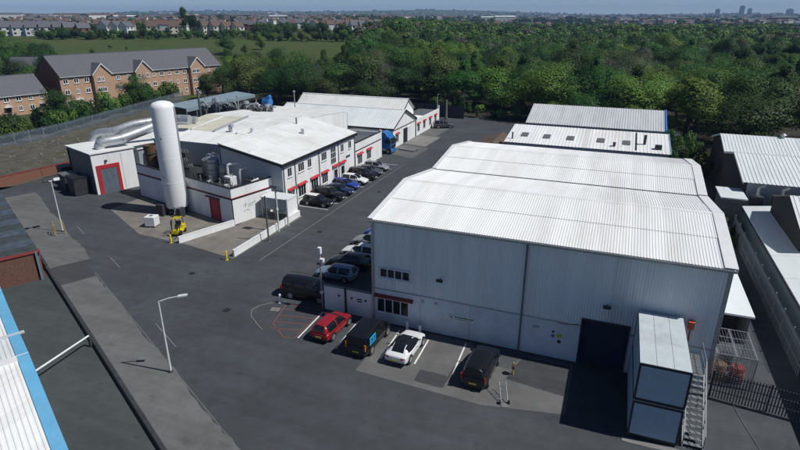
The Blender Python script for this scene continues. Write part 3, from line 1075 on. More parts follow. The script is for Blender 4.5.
def plant_machines():
    # silver vessel group
    for (lx, ly, r_, h, lab) in ((-9.4, 4.6, 1.0, 3.2, 'tallest pale cylindrical vessel on plant deck'), (-7.3, 4.9, .75, 2.5, 'middle of three grey vessels on plant deck'), (-11.6, 5.4, .8, 2.6, 'grey vessel right behind the tall tank')):
        x, y = pl(lx, ly)
        t = thing('process_vessel', lab, 'vessel', (x, y, 3.12), 0, 'vessels on the plant deck')
        B().lathe((0, 0, 0), [(r_ * .9, 0), (r_, .1), (r_, h - .3), (r_ * .7, h - .08), (.15, h)], 20).build('shell', steel, t, w=False, smooth=True)
        for k in range(3):
            B().lathe((0, 0, .5 + k * h * .3), [(r_ + .005, 0), (r_ + .04, .02), (r_ + .04, .1), (r_ + .005, .12)], 20).build('hoop', plant_grey, t, w=False)
        B().tube([(0, 0, h - .05), (0, 0, h + .35), (.35, 0, h + .5), (r_ + .25, 0, h + .3), (r_ + .3, 0, .3)], .1, 8).build('pipe', silver, t, w=False, smooth=True)
    for (lx, ly, w_, h, lab) in ((-4.6, 3.6, 1.3, 1.5, 'pale boxed chiller with pipes on plant deck'), (-2.6, 5.2, 1.6, 1.0, 'dark pump skid at right end of plant deck'), (-2.2, 2.6, 1.1, .7, 'small dark pump unit near parapet corner'), (-13.5, 3.0, 1.6, 2.4, 'dark machinery cabinet on left of plant deck'), (-15.6, 4.6, 1.9, 3.0, 'tall dark machine behind rusty cylinder'), (-17.6, 2.6, 1.8, 2.0, 'dark machine at left corner of plant deck'), (-11.0, 2.2, 1.2, 2.1, 'dark cabinet right behind the tank'), (-6.6, 6.6, 1.6, 2.2, 'dark machine against rear wall of deck'), (-3.6, 6.8, 2.2, 1.6, 'wide dark machine at rear of deck')):
        x, y = pl(lx, ly)
        t = thing('plant_unit', lab, 'machine', (x, y, 3.12), ROT, 'machines on the plant deck')
        mm = frame_white if 'pale' in lab else plant_dark
        B().box(-w_ / 2, -.5, .08, w_ / 2, .5, h).build('casing', mm, t, w=False, bevel=.03)
        B().box(-w_ / 2 + .08, -.54, .3, w_ / 2 - .08, -.502, h * .8).build('grille', plant_grey, t, w=False)
        for k in range(3):
            B().tube([(-w_ / 3 + k * w_ / 3, .1, h - .02), (-w_ / 3 + k * w_ / 3, .1, h + .2 + .1 * k)], .09, 8).build('stub', steel, t, w=False)
        B().box(-w_ / 2, -.5, 0, w_ / 2, .5, .079).build('skid', dark_trim, t, w=False)
    for i, (lx, ly, h, ex) in enumerate(((-5.9, 4.3, 2.7, 1.7), (-4.2, 4.9, 2.2, 1.1), (-1.5, 4.4, 1.2, .8))):
        x, y = pl(lx, ly)
        t = tag(B().tube([(0, 0, 0), (0, 0, h - .35), (.1, .02, h - .1), (.35, .1, h), (ex, .5, h + .15)], .16, 10).build('duct_pipe', frame_white, None, smooth=True), ['tall bent white pipe rising from plant deck', 'shorter bent white pipe beside pale chiller', 'short bent pipe at plant deck parapet'][i], 'pipe', 'bent pipes on the plant deck')
        t.location = (x, y, 3.12)
        t.rotation_euler = (0, 0, R(15))
    rnd = random.Random(8)
    x, y = pl(-8, 2.2)
    t = thing('pipe_rack', 'tangle of small pipes and valves along plant deck', 'pipework', (x, y, 3.12), ROT)
    B().box(-5, -.4, 0, 6.6, .4, .06).build('skid', plant_dark, t, w=False)
    for k in range(22):
        a = rnd.uniform(-4.8, 6.2)
        h = rnd.uniform(.4, 1.5)
        e = rnd.uniform(-.8, .8)
        B().tube([(a, rnd.uniform(-.3, .3), .05), (a, 0, h), (a + e, .1, h + .05), (a + e, .2, .1)], rnd.uniform(.035, .08), 6).build('pipe', rnd.choice([steel, plant_grey, silver, plant_dark]), t, w=False)
    for k in range(8):
        a = rnd.uniform(-4.6, 6)
        B().box(a, -.3, .06, a + rnd.uniform(.25, .6), .2, rnd.uniform(.3, .9)).build('valve_box', rnd.choice([plant_grey, plant_dark, frame_white]), t, w=False)


plant_machines()
# tall white tank on its skirt
t = thing('storage_tank', 'tall white cylindrical storage tank beside plant compound', 'tank', (-34.6, 15.2, 0))
B().lathe((0, 0, 0), [(1.30, .95), (1.38, 1.2), (1.39, 13.55), (1.30, 13.9), (1.0, 14.15), (.55, 14.3), (.06, 14.36)], 40).build('shell', M('tank_white', (.84, .85, .85), .45, var=.05, scale=.6, streak=(1, 1, .2), dirt=(.45, .44, .4), dirt_amt=.35), t, w=False, smooth=True)
for a in range(4):
    an = a * math.pi / 2 + .6
    B().box(1.15 * math.cos(an) - .14, 1.15 * math.sin(an) - .14, 0, 1.15 * math.cos(an) + .14, 1.15 * math.sin(an) + .14, 1.1).build('leg', plant_grey, t, w=False)
B().lathe((0, 0, .5), [(1.25, 0), (1.25, .12), (1.1, .13), (1.1, .02)], 24).build('base_ring', plant_dark, t, w=False)
B().tube([(.3, -.9, .2), (.3, -.9, 1.2), (.9, -1.3, 1.2), (.9, -1.6, .4)], .09, 8).tube([(-.5, -.8, .1), (-.5, -.9, 1.75)], .12, 8).build('outlet_pipe', steel, t, w=False, smooth=True)
B().box(-1.7, -1.9, .02, -.7, -1.1, 1.5).build('control_cabinet', plant_dark, t, w=False)
for z in (4.3, 7.4, 10.5):
    B().lathe((0, 0, z), [(1.388, 0), (1.40, .012), (1.40, .03), (1.388, .042)], 40).build('weld_seam', MATS['tank_white'], t, w=False, smooth=True)
B().box(1.2, -1.5, .02, 1.75, -.6, 1.2).build('pump_housing', plant_dark, t, w=False)
B().box(.35, -1.42, 9.9, .5, -1.36, 10.1).box(-.2, -1.43, 5.0, -.05, -1.38, 5.2).build('tank_lug', plant_grey, t, w=False)
B().tube([(1.30, .65, 1.8), (1.30, .65, 13.7)], .035, 6).tube([(1.40, .4, 1.8), (1.40, .4, 13.7)], .035, 6).build('ladder_rail', steel, t, w=False)
# rusty drum chimney
t = thing('rusty_stack', 'rusty brown flared cylinder behind tall white tank', 'stack', (-43.0, 20.3, 0))
B().lathe((0, 0, 0), [(.62, 0), (.62, 3.2), (.8, 6.0), (.92, 7.2), (.84, 7.21), (.7, 6.4)], 24).build('shell', rust, t, w=False, smooth=True)
for z in (4.2, 6.0):
    B().lathe((0, 0, z), [(.75, 0), (.90, .03), (.90, .15), (.75, .18)], 24).build('hoop', plant_dark, t, w=False)
t = thing('hopper_tower', 'dark steel hopper frame next to rusty brown cylinder', 'hopper', (-40.2, 20.6, 0))
for dx in (-1, 1):
    for dy in (-.8, .8):
        B().box(dx - .08, dy - .08, 0, dx + .08, dy + .08, 6.2).build('leg', plant_dark, t, w=False)
B().ext([(-1.2, -1, 6.8), (1.2, -1, 6.8), (1.0, -1, 4.6), (.3, -1, 3.4), (-.3, -1, 3.4), (-1.0, -1, 4.6)], (0, 0, 0), (0, 2, 0)).build('hopper', plant_grey, t, w=False, fix=True)
B().box(-1.5, -1.3, 3.0, 1.5, 1.3, 3.1).build('platform', plant_dark, t, w=False)


def garage():
    t = thing('garage_unit', 'small white unit with red-framed roller door at street corner', 'garage', (-50.6, 16.9, 0), R(-20))
    B().box(-.25, 0, 0, 0, 5.9, 5.7).build('front_wall', white_wall, t, w=False)
    B().box(-9, 0, 0, -.25, .25, 5.7).build('side_wall', plant_grey, t, w=False)  # shade of this side painted in as dark grey, front stays white
    B().box(-9, 5.65, 0, -.25, 5.9, 5.7).build('side_wall', white_wall, t, w=False)
    B().box(-9, .25, 0, -8.75, 5.65, 5.7).build('rear_wall', white_wall, t, w=False)
    B().obox((-9.2, -.15, 5.72), (9.35, 0, .12), (0, 6.2, 0), (0, 0, .14)).build('roof', roof_white2, t, w=False)
    B().box(-.02, .4, 0, .10, .95, 4.15).box(-.02, 3.15, 0, .10, 3.6, 4.15).box(-.02, .951, 3.6, .10, 3.149, 4.15).build('door_surround', red_paint, t, w=False)
    rd = B()
    for k in range(18):
        rd.box(0, .96, .02 + k * .198, .05, 3.14, .02 + k * .198 + .18)
    rd.build('roller_door', M('shutter_grey', (.12, .15, .18), .5), t, w=False)
    B().box(0.003, 4.0, .1, .02, 4.03, 5.4).build('panel_joint', plant_grey, t, w=False)
    B().box(0, 1.7, 4.55, .25, 2.0, 4.8).build('wall_lamp', plant_dark, t, w=False)
    B().box(-8.6, -.12, 0, -8.4, -.01, 5.6).build('downpipe', dark_trim, t, w=False)


garage()
t = thing('rear_outbuilding', 'flat white-roofed outbuilding behind red-framed garage', 'building', (-56, 27, 0), R(-20))
B().box(-7, 0, 0, 6, 8, 4.9).build('wall', grey_clad, t, w=False)
B().box(-7.2, -.2, 4.9, 6.2, 8.2, 5.1).build('flat_roof', roof_white2, t, w=False)
B().box(-5.6, 1.0, 5.1, -3.4, 2.6, 6.6).build('roof_housing', plant_dark, t, w=False)
B().box(-2.4, .6, 5.1, -1.0, 1.4, 6.3).build('roof_unit', frame_white, t, w=False)
# big silver ducts over the garage roof
def spline(pts, k=7):
    P_ = [Vector(p) for p in pts]
    P_ = [P_[0] * 2 - P_[1]] + P_ + [P_[-1] * 2 - P_[-2]]
    out = []
    for i in range(1, len(P_) - 2):
        for j in range(k):
            t_ = j / k
            a, b_, c_, d_ = P_[i - 1:i + 3]
            out.append(.5 * ((2 * b_) + (c_ - a) * t_ + (2 * a - 5 * b_ + 4 * c_ - d_) * t_ ** 2 + (3 * b_ - a - 3 * c_ + d_) * t_ ** 3))
    return out + [P_[-2]]


def duct(name, label, pts, r_):
    t = thing(name, label, 'duct', (pts[0][0], pts[0][1], pts[0][2]), 0, 'silver ducts over the roofs')
    p0 = Vector(pts[0])
    sp = [p - p0 for p in spline(pts)]
    B().tube(sp, r_, 20).build('duct_tube', silver, t, w=False, smooth=True)
    for i in range(5, len(sp) - 2, 9):
        d = (sp[i + 1] - sp[i - 1]).normalized() * .05
        B().tube([sp[i] - d, sp[i] + d], r_ + .04, 20).build('duct_collar', steel, t, w=False)


duct('exhaust_duct', 'long silver duct elbowing off garage roof towards the tank', [(-52.2, 19.8, 5.9), (-51.8, 20.3, 6.8), (-50.4, 22.4, 7.1), (-48.8, 26.0, 8.0), (-47.2, 28.8, 8.9), (-44, 29.8, 9.0)], .74)
duct('exhaust_duct', 'second silver duct crossing behind garage roof', [(-58.0, 23.6, 5.6), (-57.0, 24.0, 7.0), (-54.6, 25.0, 7.4), (-52.6, 27.6, 8.2), (-49.5, 31.8, 8.4), (-46, 33.5, 8.2)], .62)
duct('exhaust_duct', 'short upright silver duct stub behind the garage', [(-57.5, 27.5, 5.1), (-57.5, 27.5, 6.6), (-57.0, 27.9, 7.1), (-55.5, 29, 7.2)], .42)
# overhead pipework hoops behind the factory roof
rndp = random.Random(4)
for i in range(9):
    x = -56.5 + i * 1.75
    y = 47.0 + rndp.uniform(0, 2.2)
    t = thing('pipe_hoop', ['leftmost', 'second', 'third', 'fourth', 'middle', 'sixth', 'seventh', 'eighth', 'rightmost'][i] + ' pipe hoop of the row behind the factory roof', 'pipework', (x, y, 7.4), rndp.uniform(-.5, .5), 'pipe hoops behind the factory roof')
    h = 1.2 + rndp.random() * .8
    w2 = rndp.uniform(.5, 1.1)
    if i % 3 == 1:
        B().tube([(-w2, 0, 0), (-w2, 0, h - .5), (-w2 * .7, 0, h - .1), (0, 0, h), (w2 * .7, 0, h - .1), (w2, 0, h - .5), (w2, .1, 0)], rndp.uniform(.1, .17), 10).build('hoop_pipe', silver, t, w=False, smooth=True)
    elif i % 3 == 2:
        B().lathe((0, 0, 0), [(.35, 0), (.35, h * .7), (.55, h * .75), (.5, h), (.1, h + .1)], 14).build('vent_cowl', silver, t, w=False, smooth=True)
        B().tube([(-1.2, -.2, .8), (-.2, -.1, 1.3), (1.3, .1, 1.1)], .14, 8).build('cross_pipe', steel, t, w=False, smooth=True)
    else:
        B().tube([(-1.3, 0, .7), (-.5, .1, 1.2), (.6, 0, 1.25), (1.4, .2, .6)], .2, 10).build('cross_pipe', silver, t, w=False, smooth=True)
        B().tube([(.4, .3, 0), (.4, .3, h + .5)], .09, 8).build('stack_pipe', steel, t, w=False)
    B().box(-1.0, -.3, -.3, 1.0, .3, rndp.uniform(.4, 1.1)).build('filter_box', plant_dark if i % 2 else plant_grey, t, w=False)
    B().tube([(-1.4, .5, .9), (0, .6, 1.0 + rndp.uniform(-.3, .5)), (1.4, .6, .9)], .1, 8).build('header_pipe', steel, t, w=False)
    B().tube([(-.4, -.5, .2), (-.3, -.5, .8), (.2, -.5, 1.0), (.8, -.4, .6)], .08, 8).build('branch_pipe', plant_grey, t, w=False)
    for s in (-1, 1):
        B().box(s * .95 - .1, -.28, -7.4, s * .95 + .1, -.1, -.3).build('support_leg', plant_dark, t, w=False)
for i, (x, y, h) in enumerate(((-56.5, 46.5, 10.8), (-48, 47, 10.0), (-44.5, 60.5, 9.5))):
    t = thing('vent_stack', ['tall dark vent stack left of pipe hoops', 'thin pale vent stack among pipe hoops', 'thin pole behind the pipe hoops'][i], 'stack', (x, y, 0))
    B().tube([(0, 0, 0), (0, 0, h)], .22 if i == 0 else .1, 10).build('stack_tube', plant_grey if i == 0 else steel, t, w=False)
    B().box(-.3, -.3, 0, .3, .3, .3).build('base_plate', plant_dark, t, w=False)
    B().lathe((0, 0, h), [(.26, 0), (.3, .1), (.05, .3)], 10).build('cowl', steel, t, w=False)
t = thing('blue_fan_unit', 'bright blue extractor fan on factory roof pipework', 'fan', (-43.2, 49.2, 7.2))
B().tube([(-.7, 0, 1.9), (.7, 0, 1.9)], .75, 16).build('fan_casing', blue_paint, t, w=False)
B().box(-.8, -.5, -7.2, .8, .5, 1.2).build('stand', plant_dark, t, w=False)
B().obox((.2, -.4, 2.4), (.6, 0, .3), (0, .8, 0), (-.2, 0, .5)).build('outlet', blue_paint, t, w=False)
# round dark louvre on the shed roof edge
t = thing('roof_louvre', 'dark rounded louvre on edge of pale shed roof', 'vent', (-37.5, 58.3, 4.0))
B().lathe((0, 0, 0), [(2.0, 0), (1.7, .6), (1.0, .9), (.1, 1.0)], 24).build('louvre_dome', plant_dark, t, w=False, smooth=True)
B().box(-2.1, -.6, -4, 2.1, .5, -.001).build('louvre_base', grey_clad, t, w=False)
# long blue-grey canopy shed at the back
t = thing('canopy_shed', 'long blue-grey canopy roof on posts behind the factory', 'canopy', (-72, 58, 0))
for k in range(8):
    ya = 57.5 + k * 3.1
    B().obox((-70, ya, 5.0), (0, 3.06, 0), (-5.5, 0, .5), (0, 0, .1)).build('roof_panel', M('bluegrey_sheet', (.22, .29, .33), .5), t)
    B().box(-70.3, ya + .2, 0, -70.1, ya + .4, 4.95).build('post', steel, t)
B().box(-70.0, 57.5, 4.35, -69.9, 82.3, 5.1).build('fascia', M('bluegrey_sheet', (.22, .29, .33)), t)
B().box(-75.5, 57.5, 0, -75.3, 82.3, 5.4).build('back_wall', plant_grey, t)

# ------------------------------------------------------------------ rear sheds beyond the hall
def rear_sheds():
    t = thing('rear_lean_to', 'white sloping-roofed lean-to with square rooflights behind hall', 'shed', (0, 48, 0))
    ya, za, yb, zb = 48.5, 5.4, 57.6, 6.6
    for k in range(4):
        xa, xb = .8 + k * 6.0, .8 + (k + 1) * 6.0 - .04
        B().corr((xa, ya, za), (xb - xa, 0, 0), (0, yb - ya, zb - za), .5, .03, .03, (0, -.13, 1)).build('roof_panel', roof_white, t)
    B().box(.9, ya + .3, 0, 24.7, ya + .5, za).build('front_wall', grey_clad, t)
    B().ext([(.9, ya + .3, 0), (.9, yb, 0), (.9, yb, zb - .02), (.9, ya + .3, za)], (0, 0, 0), (.2, 0, 0)).build('side_wall', white_wall, t, fix=True)
    B().ext([(24.5, ya + .3, 0), (24.5, yb, 0), (24.5, yb, zb - .02), (24.5, ya + .3, za)], (0, 0, 0), (.2, 0, 0)).build('side_wall', white_wall, t, fix=True)
    sl = (zb - za) / (yb - ya)
    for (x, y) in ((3.4, 52.4), (6.9, 52.2), (10.5, 52.2), (15.0, 52.2), (18.7, 52.0)):
        z = za + (y - ya) * sl
        B().obox((x - .55, y - .9, z - .9 * sl + .07), (1.1, 0, 0), (0, 1.8, 1.8 * sl), (0, 0, .08)).build('rooflight', plant_grey, t)
    B().tube([(1.8, 50.2, 5.5), (1.8, 50.2, 6.7)], .12, 8).build('flue', plant_dark, t)
    for (x, y, h) in ((17.0, 50.2, .5), (21.2, 52, 1.3)):
        z = za + (y - ya) * sl
        B().lathe((x, y, z), [(.2, 0), (.2, h), (.32, h + .05), (.05, h + .2)], 10).build('flue', plant_dark, t)
    B().obox((20.0, ya + .6, za + .12), (.18, 0, 0), (0, 8, 8 * sl), (0, 0, .12)).build('roof_duct', plant_dark, t)
    B().obox((22.6, 50.0, za + .2), (.9, 0, 0), (0, .7, 0), (0, 0, .7)).build('roof_unit', plant_dark, t)
    B().obox((24.72, ya, za - .2), (.08, 0, 0), (0, yb - ya, zb - za), (0, 0, .35)).build('bargeboard', M('pale_blue_verge', (.25, .45, .55), .5), t)
    t = thing('rear_workshop', 'long grey ribbed-roof workshop with blue verge near the wood', 'workshop', (2, 58, 0))
    x0, x1 = 2.6, 24.1
    ya, za, ym, zm, yb = 57.9, 6.9, 66.0, 8.95, 74
    B().ext([(x0, ya + .2, 0), (x0, yb, 0), (x0, yb, za), (x0, ym, zm), (x0, ya + .2, za)], (0, 0, 0), (.2, 0, 0)).build('gable_wall', grey_clad, t, fix=True)
    B().ext([(x1 - .2, ya + .2, 0), (x1 - .2, yb, 0), (x1 - .2, yb, za), (x1 - .2, ym, zm), (x1 - .2, ya + .2, za)], (0, 0, 0), (.2, 0, 0)).build('gable_wall', grey_clad, t, fix=True)
    B().box(x0 + .2, ya + .2, 0, x1 - .2, ya + .4, za).build('front_wall', grey_clad, t)
    for k in range(4):
        xa = x0 - .1 + k * 5.42
        B().corr((xa, ya, za), (5.4, 0, 0), (0, ym - ya, zm - za), .4, .05, .03, (0, -.25, 1)).build('roof_panel', roof_grey, t)
        B().corr((xa, yb + .2, za), (5.4, 0, 0), (0, ym - yb - .2, zm - za), .4, .05, .03, (0, .25, 1)).build('roof_panel', roof_grey, t)
    B().obox((x1 + .12, ya, za - .25), (.25, 0, 0), (0, ym - ya, zm - za), (0, 0, .45)).build('bargeboard', verge_blue, t)
    t = thing('roof_stub_shed', 'small dark-roofed outhouse left of rear lean-to', 'shed', (-4, 56, 0))
    B().ext([(-5.5, 55, 0), (.6, 55, 0), (.6, 55, 2.6), (-2.4, 55, 3.6), (-5.5, 55, 2.6)], (0, 0, 0), (0, 9, 0)).build('wall', brick, t, fix=True)
    for s in (-1, 1):
        B().obox((-2.4, 54.8, 3.66), (3.3 * s, 0, -1.08), (0, 9.4, 0), (0, 0, .1)).build('roof', tile_brown, t, fix=True)


rear_sheds()


# ------------------------------------------------------------------ neighbouring sheds on the right
def right_sheds():
    t = thing('right_twin_shed', 'double-gabled shed with pale ribbed roofs at right edge', 'shed', (32.4, 38, 0))
    x0, x1 = 32.5, 62
    pts = [(38.5, 4.9), (47.6, 6.6), (54.3, 5.2), (60.6, 6.7), (68, 4.9)]
    pr = [(38.7, 0), (68, 0), (68, 4.9), (60.6, 6.7), (54.3, 5.2), (47.6, 6.6), (38.7, 4.9)]
    B().ext([(x0, y, z) for y, z in pr], (0, 0, 0), (.25, 0, 0)).build('gable_wall', M('dark_brick', (.035, .033, .034), .9, var=.25, scale=4), t, fix=True)
    B().box(x0 + .25, 38.7, 0, x1, 38.9, 4.9).build('front_wall', grey_clad, t)
    for (ya, za), (yb, zb) in zip(pts[:-1], pts[1:]):
        d = Vector((0, yb - ya, zb - za))
        for k in range(3):
            xa = x0 - .25 + k * 9.9
            B().corr((xa, ya, za + .03), (9.86, 0, 0), d, .45, .05, .03, (0, -d.z, d.y)).build('roof_panel', roof_pale, t)
        B().obox((x0 - .32, ya, za - .15), (.06, 0, 0), d, (0, 0, .28)).build('bargeboard', frame_white, t)
    B().box(41.5, 49.5, 6.2, 42.6, 50.5, 7.1).box(40.9, 49.7, 6.4, 41.5, 50.3, 6.7).build('roof_extractor', plant_dark, t)
    B().lathe((40.5, 60.5, 6.6), [(.3, 0), (.3, .5), (.5, .55), (.1, .8)], 12).build('roof_cowl', steel, t)
    t = thing('flat_porch', 'small flat white roof beside right-hand sheds', 'outbuilding', (29.6, 35, 0))
    B().box(29.8, 35.4, 0, 32.3, 39.6, 3.6).build('wall', plant_grey, t)
    B().box(29.6, 35.2, 3.6, 32.45, 40, 3.75).build('flat_roof', roof_pale, t)
    t = thing('long_side_shed', 'long low shed with smooth pale roof behind palisade fence', 'shed', (31.6, 10, 0))
    ya, yb = -6, 34.6
    B().box(32.05, ya, 0, 32.3, yb, 3.0).build('side_wall', M('bluegrey_wall', (.13, .17, .19), .7, var=.15, scale=.7), t)
    B().box(32.3, yb - .25, 0, 44, yb, 3.0).build('end_wall', grey_clad, t)
    n = 8
    for k in range(n):
        y0 = ya + (yb - ya) * k / n
        B().obox((31.85, y0, 3.0), (12, 0, 1.5), (0, (yb - ya) / n - .03, 0), (0, 0, .1)).build('roof_panel', roof_pale, t)
    B().box(31.76, ya, 2.86, 31.9, yb, 3.02).build('gutter', dark_trim, t)
    t = thing('raised_shed', 'dark-gabled taller shed rising over the long low roof', 'shed', (35.5, 21, 0))
    pr = [(20.5, 0), (32.5, 0), (32.5, 5.2), (26.5, 7.0), (20.5, 5.2)]
    B().ext([(34.2, y, z) for y, z in pr], (0, 0, 0), (.25, 0, 0)).build('gable_wall', MATS['dark_brick'], t, fix=True)
    B().box(34.45, 20.5, 3.0, 55, 20.75, 5.2).build('side_wall', grey_clad, t)
    for k in range(2):
        B().corr((34.0 + k * 9.8, 20.2, 5.15), (9.76, 0, 0), (0, 6.3, 1.9), .45, .05, .03, (0, -.3, 1)).build('roof_panel', roof_pale, t)
        B().corr((34.0 + k * 9.8, 32.8, 5.15), (9.76, 0, 0), (0, -6.3, 1.9), .45, .05, .03, (0, .3, 1)).build('roof_panel', roof_pale, t)
    for i, (x, y, z, w_) in enumerate(((33.6, 36.6, 0, 1.2), (36, 36.4, 0, 1.6), (39.5, 36.8, 0, 1.2))):
        t = thing('yard_machine', ['leftmost', 'middle', 'rightmost'][i] + ' cluttered machine in gap below right shed eaves', 'machine', (x, y, 0), R(12 * i), 'clutter below the right shed')
        B().box(-w_ / 2, -.5, .0, w_ / 2, .5, 3.9 + .3 * i).build('cabinet', rust if i == 1 else plant_dark, t, w=False)
        B().tube([(0, 0, 3.9), (0, 0, 4.9), (.6, 0, 5.2)], .18, 8).build('flue', steel, t, w=False)
    t = thing('side_lean_to', 'low flat white roof against right side of big hall', 'outbuilding', (26.8, 7, 0))
    B().box(25.1, 6.75, 2.55, 28.5, 21, 2.7).build('flat_roof', roof_pale, t)
    B().box(28.15, 7.2, 0, 28.35, 20.8, 2.55).build('side_wall', plant_grey, t)
    B().box(25.2, 9.5, 0, 28.15, 9.7, 2.55).build('inner_wall', plant_dark, t)
    B().box(25.2, 7.0, 0, 25.35, 7.15, 2.55).build('post', steel, t)
    for i, y in enumerate((12, 16.5)):
        tag(B().box(25.02, y, 4.2, 25.5, y + .5, 4.8).build('wall_vent', frame_white, None), ['nearer', 'farther'][i] + ' white vent box on right side wall of hall', 'vent', 'vents on the hall side')


right_sheds()


def left_shed():
    t = thing('blue_trimmed_shed', 'white ribbed roof with light blue verge at bottom left', 'shed', (-14, -21, 0))
    e = Vector((.889, -.458, 0))
    p = Vector((-.458, -.889, 0))
    o = Vector((-13.2, -19.35, 0))            # under the ridge on the verge line
    prof = [(-26, 4.3), (-17.5, 5.1), (-9, 4.35), (-3.6, 4.85), (-3.55, 4.85), (0, 5.5), (9.5, 4.4), (18, 5.3)]
    segs = [((-17.5, 5.5), (-9.5, 5.0)), ((-9.5, 5.0), (-3.65, 5.2)), ((-3.6, 5.2), (0, 5.5)), ((0, 5.5), (9.5, 5.1)), ((9.5, 5.1), (17, 5.5))]
    for (sa, za), (sb, zb) in segs:
        a = o + e * sa + Vector((0, 0, za))
        d = e * (sb - sa) + Vector((0, 0, zb - za))
        for k in range(3):
            a2 = a + p * (.55 + k * 8)
            B().corr(a2, p * 7.96, d, .26, .045, .02, (0, 0, 1)).build('roof_panel', roof_pale if sa == -3.6 else roof_white, t)
        B().obox(a + Vector((0, 0, -.3)), p * .6, d, (0, 0, .4)).build('verge_trim', sky_blue, t, fix=True)
    B().obox(o + e * -.32 + Vector((0, 0, 5.50)), e * .64, p * 24, (0, 0, .08)).build('ridge_cap', frame_white, t, fix=True)
    B().obox(o + e * -3.75 + Vector((0, 0, 5.24)) - p * .25, e * .2, p * 24, (0, 0, .12)).build('lap_flashing', roof_grey, t, fix=True)
    B().obox(o + e * -17.5 + p * .3, e * 34.5, p * .2, (0, 0, 4.3)).build('side_wall', grey_clad, t, fix=True)
    B().obox(o + e * -17.5 + p * .5, e * .2, p * 22, (0, 0, 4.5)).build('end_wall', grey_clad, t, fix=True)


left_shed()

# street wall on the left
t = thing('street_wall', 'long low wall with dark face dividing street from left yard', 'wall', tuple(W0), 0)
seg = 3.0
n = int((W1 - W0).length / seg)
for k in range(n):
    a = W0 + E_ * (k * seg)
    m_ = brick if k < 9 else concrete
    B().obox(a - NP * .10, E_ * (seg - .02), NP * .18, (0, 0, .55 if k < 11 else .34)).build('wall_section', m_, t, fix=True)
    B().obox(a - NP * .12 + Vector((0, 0, .551 if k < 11 else .341)), E_ * (seg - .01), NP * .22, (0, 0, .04)).build('coping', (red_dark if k < 8 else plant_dark), t, fix=True)
# brick wall around the earth plot
t = thing('brick_wall', 'weathered red brick wall in front of earth plot', 'wall', (-66, 14, 0))
for (a, b2) in (((-67.2, 13.6), (-66.2, 20.2)), ((-66.2, 20.25), (-65.3, 27.5)), ((-67.3, 13.6), (-80, 20)), ((-80, 20), (-94, 27))):
    a, b2 = Vector((*a, 0)), Vector((*b2, 0))
    d = (b2 - a).normalized()
    q = Vector((-d.y, d.x, 0)) * .3
    B().obox(a, b2 - a, q, (0, 0, 1.5)).build('wall_section', brick, t, fix=True)
    B().obox(a - q * .1 + Vector((0, 0, 1.501)), b2 - a, q * 1.2, (0, 0, .1)).build('coping', red_dark, t, fix=True)
tag(B().box(-65.4, 27.6, 0, -64.9, 28.3, 2.6).box(-65.5, 27.5, 2.6, -64.8, 28.4, 2.75).build('gate_pier', red_paint, None), 'red gate pier at the end of brick wall', 'pier')


def palisade(name, label, pts, h, mat, step=.15, group=None, rails=(.35, .85)):
    t = thing(name, label, 'fence', (pts[0][0], pts[0][1], 0), 0, group)
    for a, b2 in zip(pts[:-1], pts[1:]):
        a, b2 = Vector((*a, 0)), Vector((*b2, 0))
        L_ = (b2 - a).length
        d = (b2 - a) / L_
        q = Vector((-d.y, d.x, 0))
        pb = B()
        k = 0.0
        while k < L_:
            o = a + d * k
            wv = d * min(.075, step * .5)
            tp = Vector((0, 0, h))
            pb.obox(o + Vector((0, 0, .06)), wv, q * .015, Vector((0, 0, h - .16)))
            pb.add([o + Vector((0, 0, h - .1)), o + wv + Vector((0, 0, h - .1)), o + wv * .5 + Vector((0, 0, h + .04))], [(0, 1, 2)])
            k += step
        pl_ = pb.build('pales', mat, t)
        pl_['kind'] = 'stuff'
        for r_ in rails:
            B().bar(a + q * .04 + Vector((0, 0, h * r_)), b2 + q * .04 + Vector((0, 0, h * r_)), .05, .06).build('rail', mat, t)
        m_ = max(1, int(L_ / 2.75))
        for i in range(m_ + 1):
            p_ = a + d * (L_ * i / m_) + q * .1
            B().box(p_.x - .05, p_.y - .05, 0, p_.x + .05, p_.y + .05, h).build('fence_post', mat, t)
    return t


fence_grey = M('fence_grey', (.30, .33, .36), .6, .2, var=.15)
fence_dark = M('fence_dark', (.07, .075, .085), .6, .2, var=.15)
fence_blue = M('fence_bluegrey', (.20, .25, .31), .5, .2, var=.15)
palisade('palisade_fence', 'grey palisade fence along right-hand alley by long shed', [(31.05, 33), (31.05, 4)], 2.4, fence_grey, .24)
palisade('palisade_fence', 'dark palisade gate and fence at right beyond the container', [(25.0, -.85), (31.5, -1.6), (40, -2.4)], 2.1, fence_dark, .17, rails=(.3, .6, .9))
palisade('palisade_fence', 'pale blue-grey palisade fence between earth plot and houses', [(-88.5, 12), (-91.6, 31), (-92.2, 43.5), (-96.3, 60.3), (-101, 77.6), (-105, 95)], 2.7, fence_blue, .21)
# ------------------------------------------------------------------ vehicles
tail_red = M('tail_light', (.35, .01, .01), .25, spec=.6)
lamp_clear = M('head_light', (.7, .72, .74), .15, spec=.7)
plate_y = M('plate_yellow', (.6, .5, .08), .5)
car_glass = M('car_glass', (.01, .012, .015), .06, var=.1, spec=.8)
tyre_m = M('tyre', (.015, .015, .016), .9)
rim_m = M('alloy', (.45, .46, .47), .35, .7)
plastic = M('black_plastic', (.02, .02, .021), .6)


def paint(name, col):
    return M('paint_' + name, col, .32, .0, var=.05, coat=.5, spec=.5)


